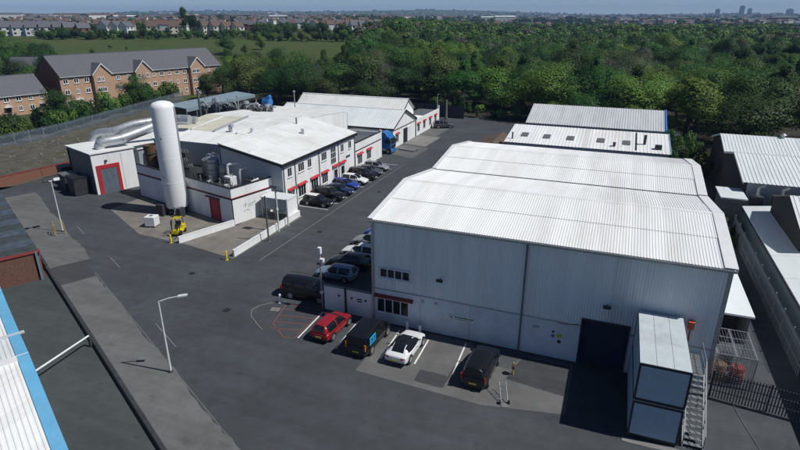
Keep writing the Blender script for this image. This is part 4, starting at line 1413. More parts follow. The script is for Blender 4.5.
CK = {  # L, W, H, belt, hood z, nose z, tail z, greenhouse base t0 t1, top t0 t1, top width, n side windows
    'hatch': (4.15, 1.78, 1.48, .93, .90, .62, .88, .015, .73, .09, .52, .74, 2),
    'coupe': (4.25, 1.84, 1.34, .90, .84, .58, .92, .10, .72, .29, .50, .70, 1),
    'saloon': (4.5, 1.82, 1.45, .93, .90, .62, .98, .14, .73, .27, .54, .73, 2),
    'suv': (4.6, 1.90, 1.72, 1.07, 1.06, .72, 1.04, .012, .74, .05, .55, .76, 3),
    'van': (4.7, 1.84, 1.84, 1.06, 1.04, .74, 1.04, .005, .84, .015, .62, .84, 1),
    'mpv': (4.9, 1.95, 1.9, 1.10, 1.08, .76, 1.08, .006, .84, .03, .62, .80, 3),
}


def cabin(t, kind, pm, rm, L_, hw, zb, H_, g0, g1, r0, r1, tw, nw):
    """rounded cabin surface, its faces sorted into windscreen, rear window, side windows, pillars and roof"""
    NV, NU = 36, 24
    h_ = H_ - zb + .05
    z0 = zb - .05

    def prof(tt):
        if tt < r0:
            s_ = max(0.0, (tt - g0) / (r0 - g0))
        elif tt > r1:
            s_ = max(0.0, (g1 - tt) / (g1 - r1))
        else:
            m_ = (tt - (r0 + r1) / 2) / ((r1 - r0) / 2)
            return 1.0 - .035 * m_ * m_
        return .965 * math.sin(s_ * math.pi / 2) ** (.85 if tt < r0 else 1.0)
    grid = []
    ts = []
    for i in range(NV + 1):
        tt = g0 + (g1 - g0) * (.5 - .5 * math.cos(math.pi * i / NV))
        ts.append(tt)
        hh = h_ * prof(tt)
        e_ = min(1.0, min(tt - g0, g1 - tt) / .22)
        bw = hw * (.80 + .125 * math.sin(e_ * math.pi / 2))
        row = []
        for j in range(NU + 1):
            a_ = math.pi * j / NU
            ca_, sa_ = math.cos(a_), math.sin(a_)
            x = bw * math.copysign(abs(ca_) ** (2 / 3.4), ca_)
            z = hh * abs(sa_) ** (2 / 3.4)
            x *= 1 - (1 - tw / .93) * (z / h_)
            row.append((x, (tt - .5) * L_, z0 + z))
        grid.append(row)
    bins = {}
    mid = {2: [(r0 + g1) * .5 - .03], 3: [r0 + (g1 - r0) * .30, r0 + (g1 - r0) * .58], 1: []}[nw]
    for i in range(NV):
        tm = (ts[i] + ts[i + 1]) / 2
        for j in range(NU):
            a_ = math.pi * (j + .5) / NU
            side = abs(math.cos(a_)) > .62
            zq = sum(grid[p][q][2] for p, q in ((i, j), (i + 1, j), (i, j + 1), (i + 1, j + 1))) / 4
            hf = (zq - z0) / h_
            if not side:
                k_ = 'windscreen' if tm > r1 + .015 else 'rear_window' if tm < r0 - .01 and hf > .18 else 'roof' if tm >= r0 - .01 else 'pillar'
                if abs(math.cos(a_)) > .52 and k_ in ('windscreen', 'rear_window'):
                    k_ = 'pillar'
            else:
                sd_ = 'r' if math.cos(a_) > 0 else 'l'
                if hf > .86 or tm > g1 - .05 or tm < g0 + (.05 if r0 - g0 < .06 else .09) or any(abs(tm - m_) < .014 for m_ in mid):
                    k_ = 'pillar' if hf <= .86 else 'roof'
                else:
                    k_ = 'side_window|' + sd_ + str(sum(tm > m_ for m_ in mid))
            bins.setdefault(k_, []).append((i, j))
    parts = []
    for k_, cells in bins.items():
        left = set(cells)
        while left:
            comp, stack = [], [left.pop()]
            while stack:
                c_ = stack.pop()
                comp.append(c_)
                for dq in ((1, 0), (-1, 0), (0, 1), (0, -1)):
                    n_ = (c_[0] + dq[0], c_[1] + dq[1])
                    if n_ in left:
                        left.remove(n_)
                        stack.append(n_)
            parts.append((k_, sorted(comp)))
    for k_, cells in parts:
        b = B()
        ids = {}
        for (i, j) in cells:
            q = []
            for p in ((i, j), (i + 1, j), (i + 1, j + 1), (i, j + 1)):
                if p not in ids:
                    ids[p] = len(b.v)
                    b.v.append(grid[p[0]][p[1]])
                q.append(ids[p])
            b.f.append(tuple(q))
        nm = k_.split('|')[0]
        mt = car_glass if 'wind' in nm else (rm if nm == 'roof' else pm)
        o = b.build(nm, mt, t, w=False)
        o.data.polygons.foreach_set('use_smooth', [True] * len(o.data.polygons))


def car(name, label, kind, pm, x, y, heading, cat='car', group=None, scale=1.0, roofm=None):
    """nose points along local +Y; heading turns it about Z (0 = nose to +Y)"""
    L_, W_, H_, zb, zh, zn, zt, g0, g1, r0, r1, tw, nw = CK[kind]
    t = thing(name, label, cat, (x, y, .012), heading, group)
    hw = W_ / 2
    st = [(0, .80, .40, zt * .80), (.012, .90, .30, zt * .93), (.05, .96, .24, zt), (.16, .995, .20, max(zb, zt)), (.35, 1, .19, zb), (.60, 1, .19, zb), (g1 - .02, .99, .19, zb - .01),
          (min(g1 + .05, .93), .985, .20, zh - .03), (.95, .93, .24, zn + (zh - zn) * .38), (.985, .86, .30, zn), (1.0, .74, .40, zn * .80)]
    b = B()
    rings = []
    for (tt, wf, zl, zz) in st:
        yy = (tt - .5) * L_
        w = hw * wf
        half = [(w * .90, zl), (w * .985, zl + .12), (w, zl + (zz - zl) * .55), (w * .975, zz - .09), (w * .90, zz - .01), (w * .45, zz + .025)]
        ring = [(px, yy, pz) for px, pz in half] + [(-px, yy, pz) for px, pz in half[::-1]]
        rings.append(ring)
    n = len(rings[0])
    vs_ = [q for g in rings for q in g]
    fs_ = []
    for i in range(len(rings) - 1):
        for k in range(n):
            k2 = (k + 1) % n
            fs_.append((i * n + k, (i + 1) * n + k, (i + 1) * n + k2, i * n + k2))
    fs_.append(tuple(range(n)))
    fs_.append(tuple((len(rings) - 1) * n + k for k in range(n))[::-1])
    b.add(vs_, fs_)
    body = b.build('body', pm, t, w=False, fix=True)
    body.data.polygons.foreach_set('use_smooth', [True] * len(body.data.polygons))
    sb = body.modifiers.new('round', 'SUBSURF')
    sb.levels = 1
    sb.render_levels = 2
    # greenhouse
    bw, tw_ = hw * .90, hw * tw
    Yb0, Yb1, Yt0, Yt1 = [(q - .5) * L_ for q in (g0, g1, r0, r1)]
    z0 = zb - .03
    zt0, zt1 = H_ - .05, H_ - .04
    BL, BR = Vector((-bw, Yb0 + .02, z0)), Vector((bw, Yb0 + .02, z0))
    FL, FR = Vector((-bw, Yb1, z0)), Vector((bw, Yb1, z0))
    TBL, TBR = Vector((-tw_, Yt0, zt0)), Vector((tw_, Yt0, zt0))
    TFL, TFR = Vector((-tw_, Yt1, zt1)), Vector((tw_, Yt1, zt1))
    if kind == 'van':
        g = B()
        g.add([BL, BR, FR, FL, TBL, TBR, TFR, TFL], [(0, 1, 5, 4), (1, 2, 6, 5), (2, 3, 7, 6), (3, 0, 4, 7)])
        g.build('pillars', pm if kind != 'coupe' else pm, t, w=False, fix=True)
        # crowned roof
        rv = []
        nx, ny = 5, 5
        for i in range(ny):
            v = i / (ny - 1)
            for j in range(nx):
                u = j / (nx - 1)
                p = TBL.lerp(TBR, u).lerp(TFL.lerp(TFR, u), v)
                rv.append((p.x, p.y, p.z + .06 * (1 - (2 * u - 1) ** 2) ** .6 * (1 - (2 * v - 1) ** 4) + (.002)))
        rf = [(i * nx + j, i * nx + j + 1, (i + 1) * nx + j + 1, (i + 1) * nx + j) for i in range(ny - 1) for j in range(nx - 1)]
        rp_ = B().add(rv, rf)
        rp_.build('roof', roofm or pm, t, w=False, smooth=True)

        def pane(nm, a, b2, c, d, u0, u1, v0, v1, mt=car_glass):
            def bl(u, v):
                return a.lerp(b2, u).lerp(d.lerp(c, u), v)
            q = [bl(u0, v0), bl(u1, v0), bl(u1, v1), bl(u0, v1)]
            nn = (q[1] - q[0]).cross(q[3] - q[0]).normalized() * .012
            B().add([p + nn for p in q] + [p - nn * .5 for p in q], [(0, 1, 2, 3), (0, 4, 5, 1), (1, 5, 6, 2), (2, 6, 7, 3), (3, 7, 4, 0)]).build(nm, mt, t, w=False)
        pane('windscreen', FR, FL, TFL, TFR, .05, .95, .10, .95)
        pane('rear_window', BL, BR, TBR, TBL, .08, .92, .18, .90)
        cuts = {1: [(.60, .93)] if kind == 'van' else [(.08, .92)], 2: [(.08, .46), (.50, .93)], 3: [(.05, .27), (.30, .58), (.61, .93)]}[nw]
        for (u0, u1) in cuts:
            pane('side_window', BR, FR, TFR, TBR, u0, u1, .16, .90)
            pane('side_window', FL, BL, TBL, TFL, 1 - u1, 1 - u0, .16, .90)

    else:
        cabin(t, kind, pm, roofm or pm, L_, hw, zb, H_, g0, g1, r0, r1, tw, nw)
    # wheels
    wr = .33 if kind in ('hatch', 'coupe', 'saloon') else .37
    for yy in (-.295 * L_, .31 * L_):
        for s in (-1, 1):
            B().tube([(s * (hw - .10), yy, wr), (s * (hw + .004), yy, wr)], wr + .07, 20).build('wheel_arch', plastic, t, w=False)
            w = B().tube([(s * (hw - .2), yy, wr), (s * (hw + .015), yy, wr)], wr, 20).build('wheel', tyre_m, t, w=False)
            B().tube([(s * (hw + .004), yy, wr), (s * (hw + .028), yy, wr)], wr * .68, 14).build('rim', rim_m, w, w=False)
    for s in (-1, 1):
        B().obox((s * hw * .58, L_ * .5 - .20, zn * .86), (s * hw * .28, -.10, 0), (0, .15, -.02), (0, -.05, .14)).build('headlight', lamp_clear, t, w=False, fix=True)
        if kind in ('van', 'mpv', 'suv'):
            B().box(s * hw * .86 - .05, -L_ / 2 - .012, zb * .72, s * hw * .86 + .05, -L_ / 2 + .12, zb + .12).build('tail_light', tail_red, t, w=False)
        else:
            B().obox((s * hw * .52, -L_ / 2 - .012, zt * .74), (s * hw * .34, .05, 0), (0, .15, 0), (0, .02, .14)).build('tail_light', tail_red, t, w=False, fix=True)
        B().obox((s * bw * 1.0, Yb1 - .42, zb + .02), (s * .2, 0, .02), (0, .09, 0), (0, 0, .13)).build('mirror', pm, t, w=False, fix=True)
        B().box(s * (hw + .004) - .01, -.02 * L_, zb - .22, s * (hw + .004) + .01, .015 * L_, zb - .18).build('door_handle', plastic, t, w=False)
    B().box(-.26, -L_ / 2 - .02, .5, .26, -L_ / 2 + .05, .61).build('number_plate', plate_y, t, w=False)
    B().box(-.26, L_ / 2 - .06, .42, .26, L_ / 2 + .012, .53).build('number_plate', frame_white, t, w=False)
    B().box(-hw * .8, L_ / 2 - .09, .30, hw * .8, L_ / 2 - .0, .40).build('grille', plastic, t, w=False)
    B().box(-hw * .82, -L_ / 2 + .0, .28, hw * .82, -L_ / 2 + .08, .42).build('bumper', plastic, t, w=False)
    if kind in ('suv', 'mpv', 'van'):
        for s in (-1, 1):
            B().bar((s * tw_ * .93, Yt0 + .1, H_ + .0), (s * tw_ * .93, Yt1 - .1, H_ + .0), .03).build('roof_rail', plastic, t, w=False)
    return t


p_black = paint('black', (.005, .005, .006))
p_navy = paint('navy', (.012, .022, .07))
p_blue = paint('blue', (.02, .05, .28))
p_white = paint('white', (.72, .73, .73))
p_silver = M('paint_silver', (.42, .44, .46), .35, .5, var=.04, coat=.4)
p_grey = M('paint_grey', (.10, .11, .12), .35, .4, var=.04, coat=.4)
p_red = paint('red', (.27, .010, .016))
p_pale = M('paint_paleblue', (.22, .30, .40), .35, .4, var=.04, coat=.4)

car('parked_car', 'red hatchback parked against white wall beside the hall', 'hatch', p_red, -2.5, -2.75, R(-3))
v = car('parked_van', 'black van with bright blue panel sticker on its side', 'van', p_black, 1.05, -3.2, R(-2), 'van')
st_ = B().box(.88, -1.75, .95, .935, -.75, 1.55).build('blue_sticker', M('sticker_blue', (.02, .35, .62), .4), v, w=False)
b = B()
for k, (ya, yb, za, zb) in enumerate(((-1.6, -1.25, 1.42, 1.5), (-1.15, -.85, 1.42, 1.5), (-1.6, -1.3, 1.18, 1.26), (-1.2, -.9, 1.2, 1.28), (-1.45, -1.3, 1.28, 1.40), (-1.0, -.9, 1.30, 1.40))):
    b.box(.936, ya, za - .06, .942, yb, zb - .06)
b.build('sticker_mark', p_navy, st_, w=False)
for s in (-1, 1):
    B().box(s * .80 - .05, -2.38, .8, s * .80 + .05, -2.30, 1.3).build('indicator', M('amber_lamp', (.6, .25, .03), .3), v, w=False)
car('parked_car', 'white coupe with black glass roof in front of hall', 'coupe', p_white, 4.15, -3.35, R(-2), roofm=car_glass)
car('parked_car', 'large black estate parked near hall roller door', 'suv', p_black, 10.1, -3.75, R(-2))
car('parked_car', 'black people carrier parked behind red hatched box', 'mpv', p_black, -7.1, 1.55, R(-91 + 3))
gl = 'cars beside the hall'
car('parked_car', 'pale blue car half hidden behind floodlight pole', 'hatch', p_pale, -6.6, 5.9, R(92), group=gl)
car('parked_car', 'black car between pale blue car and white hatchback', 'saloon', p_black, -6.6, 8.7, R(91), group=gl)
car('parked_car', 'white hatchback parked at left side of the hall', 'hatch', p_white, -6.6, 11.4, R(89), group=gl)
car('parked_car', 'silver car between white hatchback and dark blue car', 'suv', p_silver, -6.5, 14.2, R(90), group=gl)
car('parked_car', 'dark blue car partly hidden by hall corner', 'suv', p_blue, -6.3, 17.0, R(91), group=gl)
go = 'cars parked along the office'
row = [('hatch', p_black, 'black car with pale roof nearest the low white wall', p_white), ('suv', p_black, 'large black car second from the low white wall', None),
       ('saloon', p_navy, 'dark navy saloon before the bright blue car', None), ('hatch', p_blue, 'bright blue car in row along white office', None),
       ('hatch', p_white, 'white hatchback in row along white office', None), ('suv', p_black, 'black car just past the white hatchback', None),
       ('saloon', p_grey, 'dark grey car second from far end of office row', None), ('hatch', p_silver, 'silver car at far end of office row', None)]
for i, (k, pm, lb, rm) in enumerate(row):
    car('parked_car', lb, k, pm, -19.25 + .1 * (i % 3), 24.7 + i * 2.75, R(-90 + (i * 37 % 5 - 2)), group=go, roofm=rm)
car('parked_car', 'dark grey car parked across the far end of lane', 'suv', p_grey, -19.6, 82.8, R(-62))


def lorry():
    t = thing('lorry', 'bright blue lorry cab parked beside gabled shed', 'lorry', (-22.0, 55.8, 0), R(-90))
    bm = blue_paint
    # nose towards local +Y
    b = B()
    b.ext([(-1.22, -.95, .95), (-1.22, 1.05, .95), (-1.22, 1.12, 1.8), (-1.22, .92, 3.0), (-1.22, .55, 3.25), (-1.22, -.95, 3.25)], (0, 0, 0), (2.44, 0, 0))
    b.build('cab', bm, t, w=False, fix=True, bevel=.07)
    B().ext([(-1.15, -.9, 3.26), (-1.15, .45, 3.27), (-1.15, -.2, 3.95), (-1.15, -.9, 4.02)], (0, 0, 0), (2.3, 0, 0)).build('wind_deflector', bm, t, w=False, fix=True, bevel=.06)
    B().add([(-1.1, 1.115, 1.86), (1.1, 1.115, 1.86), (1.02, .945, 2.92), (-1.02, .945, 2.92)], [(0, 1, 2, 3)]).add([(-1.1, 1.14, 1.86), (1.1, 1.14, 1.86), (1.02, .97, 2.92), (-1.02, .97, 2.92)], [(3, 2, 1, 0)]).build('windscreen', car_glass, t, w=False)
    for s in (-1, 1):
        B().box(s * 1.225 - .01, -.1, 1.95, s * 1.225 + .01, .85, 2.75).build('side_window', car_glass, t, w=False)
        B().box(s * 1.35 - .1, .95, 2.0, s * 1.35 + .1, 1.05, 2.6).build('mirror', plastic, t, w=False)
        B().box(s * .9 - .2, 1.06, .75, s * .9 + .2, 1.16, .95).build('headlight', lamp_clear, t, w=False)
        for yy in (.45, -2.4, -3.5):
            w = B().tube([(s * .85, yy, .5), (s * 1.2, yy, .5)], .5, 18).build('wheel', tyre_m, t, w=False)
            B().tube([(s * 1.19, yy, .5), (s * 1.23, yy, .5)], .27, 12).build('rim', rim_m, w, w=False)
        B().box(s * .42 - .08, -5.0, .8, s * .42 + .08, -.9, 1.05).build('chassis_rail', plant_dark, t, w=False)
        B().box(s * 1.0 - .25, -1.9, .45, s * 1.0 + .25, -1.0, .95).build('fuel_tank', silver, t, w=False)
    B().box(-1.22, .95, .3, 1.22, 1.17, .9).build('bumper', bm, t, w=False, bevel=.05)
    B().box(-1.0, 1.121, 1.1, 1.0, 1.15, 1.65).build('grille', plastic, t, w=False)
    B().box(-.6, -3.4, 1.06, .6, -2.4, 1.2).build('fifth_wheel', plant_dark, t, w=False)


lorry()
t = thing('steel_ramp', 'low steel grating ramp on concrete beside blue lorry', 'ramp', (-19.2, 59, 0), R(-12))
for k in range(14):
    B().box(-1.7 + k * .25, -.7, .22, -1.58 + k * .25, .7, .28).build('grating_bar', steel, t, w=False)
for s in (-1, 1):
    B().box(-1.8, s * .75 - .05, .1, 1.8, s * .75 + .05, .3).build('side_rail', steel, t, w=False)
for dx in (-1.6, 1.5):
    B().box(dx, -.7, 0, dx + .1, .7, .12).build('bearer', plant_dark, t, w=False)

# ------------------------------------------------------------------ containers, stairs, cage
def corr_container(name, label, z):
    t = thing(name, label, 'container', (19.9, -6.7, z))
    x0, x1, y0, y1, h = 19.92, 22.62, -6.72, -.4, 2.52
    B().corr((x0, y1, z + .12), (0, y0 - y1, 0), (0, 0, h - .24), .28, .035, 0, (-1, 0, 0)).build('side_panel', cont_blue, t)
    B().corr((x1, y0, z + .12), (0, y1 - y0, 0), (0, 0, h - .24), .28, .035, 0, (1, 0, 0)).build('side_panel', cont_blue, t)
    B().box(x0 + .08, y0 - .01, z + .14, x1 - .08, y0 + .05, z + h - .14).build('front_panel', cont_blue, t)
    B().box(x0 + .08, y1 - .05, z + .14, x1 - .08, y1, z + h - .14).build('rear_panel', cont_blue, t)
    for x in (x0 - .04, x1 - .06):
        for y in (y0 - .04, y1 - .06):
            B().box(x, y, z, x + .1, y + .1, z + h).build('corner_post', plant_dark, t)
    for za, zb in ((z, z + .14), (z + h - .14, z + h - .005)):
        B().box(x0 + .061, y0 - .035, za, x1 - .061, y0 + .1, zb).build('end_rail', dark_trim, t)
    B().box(x0 - .035, y0 + .061, z, x0 + .06, y1 - .061, z + .12).box(x0 - .035, y0 + .061, z + h - .12, x0 + .06, y1 - .061, z + h - .005).build('side_rail', dark_trim, t)
    B().box(x1 - .06, y0 + .061, z, x1 + .035, y1 - .061, z + .12).box(x1 - .06, y0 + .061, z + h - .12, x1 + .035, y1 - .061, z + h - .005).build('side_rail', dark_trim, t)
    n = 3
    for k in range(n):
        xa = x0 - .02 + (x1 - x0 + .04) * k / n
        B().box(xa, y0, z + h - .004, xa + (x1 - x0 + .04) / n - .02, y1, z + h + .035).build('roof_panel', cont_roof, t)
    return t


corr_container('site_container', 'lower blue-grey cabin of the two-high container stack', .12)
t = corr_container('site_container', 'upper blue-grey cabin with white roof on stack', 2.74)
t = thing('container_bearers', 'dark timber bearers under the stacked cabins', 'bearer', (20, -6.5, 0))
for y in (-6.3, -3.7, -1.2):
    B().box(19.95, y, .006, 22.6, y + .25, .118).build('timber', plant_dark, t)
t = thing('steel_staircase', 'open steel staircase climbing beside stacked cabins', 'stairs', (23.2, -6.4, 0))
XA, XB = 22.95, 24.05
ya, yb, zt_ = -6.5, -2.6, 2.74
for k in range(13):
    f = (k + .5) / 13
    B().box(XA + .05, ya + (yb - ya) * f - .12, zt_ * (k + 1) / 13 - .04, XB - .05, ya + (yb - ya) * f + .13, zt_ * (k + 1) / 13).build('tread', steel, t)
for x in (XA, XB):
    B().bar((x, ya, .06), (x, yb, zt_ - .05), .05, .22).build('stringer', steel, t)
    B().bar((x, ya, 1.05), (x, yb, zt_ + 1.0), .045).bar((x, yb, zt_ + 1.0), (x, -.3, zt_ + 1.0), .045).build('handrail', steel, t)
    B().bar((x, ya, .6), (x, yb, zt_ + .5), .03).bar((x, yb, zt_ + .5), (x, -.3, zt_ + .5), .03).build('mid_rail', steel, t)
    for k in range(6):
        f = k / 4
        yy = ya + (yb - ya) * min(f, 1) if k < 5 else -.4
        zz = zt_ * min(f, 1)
        B().box(x - .025, yy - .025, zz, x + .025, yy + .025, zz + 1.02).build('baluster', steel, t)
lg = B()
for k in range(14):
    lg.box(XA + .03, yb + .05 + k * .165, zt_ - .05, XB - .03, yb + .05 + k * .165 + .11, zt_)
lg.build('landing_grating', steel, t)
for (x, y) in ((XA, yb), (XB, yb), (XA, -.35), (XB, -.35)):
    B().box(x - .05, y - .05, 0, x + .05, y + .05, zt_ - .05).build('landing_leg', steel, t)

t = thing('mesh_cage', 'galvanised mesh storage cage at right corner of hall', 'cage', (26.5, 2.6, 0))
x0, x1, y0, y1, h = 25.3, 27.7, .9, 4.6, 2.45
for x in (x0, (x0 + x1) / 2, x1):
    B().bar((x, y0, h), (x, y1, h), .06).build('roof_bar', steel, t)
    for y in (y0, y1):
        B().box(x - .03, y - .03, 0, x + .03, y + .03, h - .03).build('upright', steel, t)
for y in (y0, 2.1, 3.35, y1):
    B().bar((x0, y, h + .002), (x1, y, h + .002), .05).build('roof_bar', steel, t)
mb = B()
for k in range(17):
    x = x0 + (x1 - x0) * k / 16
    mb.bar((x, y0 + .005, .1), (x, y0 + .005, h - .05), .014)
for k in range(14):
    z = .1 + (h - .2) * k / 13
    mb.bar((x0, y0 + .012, z), (x1, y0 + .012, z), .014)
for k in range(24):
    y = y0 + (y1 - y0) * k / 23
    mb.bar((x1 - .005, y, .1), (x1 - .005, y, h - .05), .014)
for k in range(12):
    x = x0 + (x1 - x0) * (k + .5) / 12
    mb.bar((x, y0, h + .03), (x, y1, h + .03), .012)
mb.build('mesh_panel', steel, t)['kind'] = 'stuff'
for i, (x, y, c, lb) in enumerate(((25.8, 1.7, rust, 'brown drum at left inside mesh cage'), (26.9, 1.7, red_dark, 'red drum at right inside mesh cage'), (26.4, 3.2, plant_dark, 'dark drum at back inside mesh cage'))):
    t = thing('drum', lb, 'drum', (x, y, .006), 0, 'drums in the mesh cage')
    B().lathe((0, 0, 0), [(.42, 0), (.45, .05), (.45, 1.2), (.42, 1.25)], 18).build('shell', c, t, w=False, smooth=True)
    for z in (.4, .8):
        B().lathe((0, 0, z), [(.45, 0), (.48, .02), (.48, .06), (.45, .08)], 18).build('hoop', c, t, w=False)
tag(B().tube([(26.2, .4, .03), (26.6, -2.5, .03), (27.2, -5.0, .03), (27.4, -8.5, .03), (27.1, -12, .03)], .018, 6).build('cable', steel, None), 'thin pale cable lying on ground right of staircase', 'cable')
tag(B().obox((29.0, -8.4, .006), (.6, .1, 0), (-.1, .45, 0), (0, 0, .22)).obox((29.05, -8.35, .227), (.5, .08, 0), (-.08, .35, 0), (0, 0, .02)).build('blue_crate', M('crate_blue', (.02, .12, .4), .5), None), 'small blue crate lying at lower right', 'crate')
# roadside bits in front of the hall
t = thing('hose_stand', 'small yellow hose reel post beside big black estate', 'post', (12.3, -3.2, 0))
B().tube([(0, 0, 0), (0, 0, 1.0)], .05, 8).build('post', yellow, t, w=False)
B().tube([(-.1, 0, .7), (.1, 0, .7)], .22, 14).build('reel', rust, t, w=False)
t = thing('hand_trolley', 'grey sack trolley lying on concrete apron', 'trolley', (12.15, -6.0, 0), R(20))
for s in (-1, 1):
    B().tube([(s * .22, -.6, .15), (s * .22, .5, .9), (s * .18, .7, 1.15)], .025, 6).build('frame_tube', steel, t, w=False)
    B().tube([(s * .3 - .04, -.6, .14), (s * .3 + .04, -.6, .14)], .14, 12).build('wheel', tyre_m, t, w=False)
B().box(-.25, -1.0, .02, .25, -.6, .05).build('toe_plate', steel, t, w=False)
for z in (.3, .55, .8):
    B().box(-.22, -.6 + z * 1.0, z, .22, -.57 + z * 1.0, z + .04).build('cross_bar', steel, t, w=False)
for i, (x, y, lb) in enumerate(((3.2, -.55, 'short white bollard at hall wall beside black van'), (4.35, -.7, 'short white bollard at nose of white coupe'), (-9.0, -.35, 'white bollard at corner of red hatched box'))):
    t = tag(B().lathe((0, 0, 0), [(.12, 0), (.12, .75), (.09, .85), (.02, .88)], 12).lathe((0, 0, .006), [(.2, 0), (.2, .04), (.12, .05)], 12).build('bollard', frame_white, None, smooth=True), lb, 'bollard', 'white bollards')
    t.location = (x, y, 0)

# ------------------------------------------------------------------ lamps, posts, signs
def lamp_post(x, y, h, ang, label, arm=1.4, name='street_lamp', mat=None, heads=1, box=False):
    t = thing(name, label, 'lamp', (x, y, 0), ang)
    mat = mat or post_white
    B().tube([(0, 0, 0), (0, 0, h * .25), (0, 0, h)], [.09, .075, .05], 10).build('column', mat, t, w=False)
    B().lathe((0, 0, 0), [(.16, 0), (.16, .12), (.1, .16)], 12).build('base', plant_dark, t, w=False)
    if not box:
        B().tube([(0, 0, h), (arm * .5, 0, h + .25), (arm, 0, h + .38)], .045, 8).build('arm', mat, t, w=False)
        B().obox((arm - .05, -.12, h + .34), (.62, 0, .08), (0, .24, 0), (0, 0, .1)).build('lamp_head', frame_white, t, w=False)
    else:
        B().box(-.7, -.08, h, .7, .08, h + .1).build('cross_arm', mat, t, w=False)
        for s in (-1, 1):
            B().obox((s * .55 - .3, -.35, h + .1), (.6, 0, 0), (0, .5, -.2), (0, .1, .3)).build('floodlight', plant_dark if s < 0 else frame_white, t, w=False)
    return t


lamp_post(-10.67, -11.93, 5.72, R(25), 'pale street lamp with angled arm on left footway')
lamp_post(-42.56, 4.9, 6.2, R(60), 'tall lamp post with twin floodlights on far left street', box=True)
lamp_post(-23.2, 89.1, 6.2, R(-60), 'thin lamp post at the far end of lane', arm=.5)
t = thing('camera_pole', 'slim pole with white camera and floodlight by low wall', 'pole', (-4.95, .1, 0))
B().tube([(0, 0, 0), (0, 0, 5.6)], .07, 10).build('column', steel, t, w=False)
B().box(-.15, -.15, 5.25, .15, .15, 5.85).build('camera_housing', frame_white, t, w=False, bevel=.03)
B().box(.05, -.2, 4.55, .38, .12, 4.85).build('floodlight', frame_white, t, w=False)
B().box(-.3, -.05, 4.2, .02, .05, 4.4).build('junction_box', plant_grey, t, w=False)
B().box(-.12, -.12, 1.55, .12, .12, 1.75).build('clamp', frame_white, t, w=False)
t = thing('pole', 'pale pole standing before fence at lane end', 'pole', (-22.3, 93.6, 0))
B().tube([(0, 0, 0), (0, 0, 4.6)], [.3, .2], 10).build('column', concrete_lt, t, w=False)
B().box(-.35, -.35, 0, .35, .35, .25).build('base', concrete, t, w=False)
# sign posts by the bin shelter
for i, (x, y, h, lb) in enumerate(((-18.1, 11.3, 5.4, 'nearest of three tall posts by low white wall'), (-18.8, 14.4, 5.4, 'middle tall post carrying grey floodlight'), (-18.75, 16.4, 3.4, 'shortest post beside bin shelter'))):
    t = thing('steel_post', lb, 'post', (x, y, 0), 0, 'posts by the low white wall')
    B().box(-.07, -.07, 0, .07, .07, h).build('column', plant_grey if i == 0 else post_white, t, w=False)
    B().box(-.15, -.15, 0, .15, .15, .03).build('base_plate', steel, t, w=False)
    if i == 1:
        B().obox((-.45, -.45, h), (.9, 0, 0), (0, .7, -.2), (0, .1, .35)).build('floodlight', plant_grey, t, w=False)
        B().box(-.1, -.12, 2.6, .1, .12, 2.9).build('junction_box', frame_white, t, w=False)
t = thing('bin_shelter', 'grey panelled shelter at end of low white wall', 'shelter', (-21.3, 19.2, 0))
x0, x1, y0, y1, h = -23.3, -19.5, 17.7, 19.9, 2.75
B().box(x1 - .06, y0, .2, x1, y1, h).build('side_panel', white_wall, t)
for k in range(2):
    xa = x0 + (x1 - x0) * k / 2
    B().box(xa + .08, y0, 1.25, xa + (x1 - x0) / 2 - .04, y0 + .05, h).build('front_panel', grey_clad, t)  # shade put into the colour: greyer than the sunlit white side panel
for z in (.5, .85):
    B().box(x0, y0, z, x1 - .061, y0 + .05, z + .08).build('rail', plant_dark, t)
for x in (x0, (x0 + x1) / 2, x1 - .14):
    B().box(x - .001, y0 - .05, 0, x + .08, y0 + .06, h).build('post', steel, t)
B().box(x0 - .1, y0 - .1, h, x1 + .06, y1 + .1, h + .07).build('roof', roof_pale, t)

# low white walls round the plant yard
for i, (a, b2, lb) in enumerate((((-27.1, 7.1), (-24.75, 13.9), 'short low white wall beside the forklift'), ((-19.0, 6.3), (-19.2, 19.9), 'long low white wall along the lane by plant yard'))):
    a, b2 = Vector((*a, 0)), Vector((*b2, 0))
    d = (b2 - a).normalized()
    q = Vector((-d.y, d.x, 0)) * .22
    t = thing('low_wall', lb, 'wall', tuple(a), 0, 'low white walls')
    B().obox(a, b2 - a, q, (0, 0, .72)).build('wall_section', white_wall, t, fix=True)
    B().obox(a - q * .1 + Vector((0, 0, .721)), b2 - a, q * 1.2, (0, 0, .06)).build('coping', frame_white, t, fix=True)
for i, (x, y, lb) in enumerate(((-28.1, 6.9, 'yellow bollard beside the forklift'), (-19.3, 5.4, 'yellow bollard at end of lane-side low wall'))):
    t = tag(B().lathe((0, 0, 0), [(.1, 0), (.1, 1.0), (.06, 1.06), (.01, 1.07)], 10).lathe((0, 0, .004), [(.18, 0), (.18, .03), (.1, .04)], 10).build('bollard', yellow, None, smooth=True), lb, 'bollard', 'yellow bollards')
    t.location = (x, y, 0)
# white cube bin, forklift
t = thing('white_tote', 'white cube container standing alone on plant yard edge', 'container', (-34.0, 10.2, 0), R(15))
B().box(-.65, -.6, .16, .65, .6, 1.35).build('tote_body', frame_white, t, w=False, bevel=.06)
for x in (-.5, 0, .5):
    B().box(x - .08, -.6, 0, x + .08, .6, .155).build('skid', plant_grey, t, w=False)
B().lathe((0, 0, 1.35), [(.2, 0), (.2, .06), (.05, .08)], 12).build('cap', plant_grey, t, w=False)


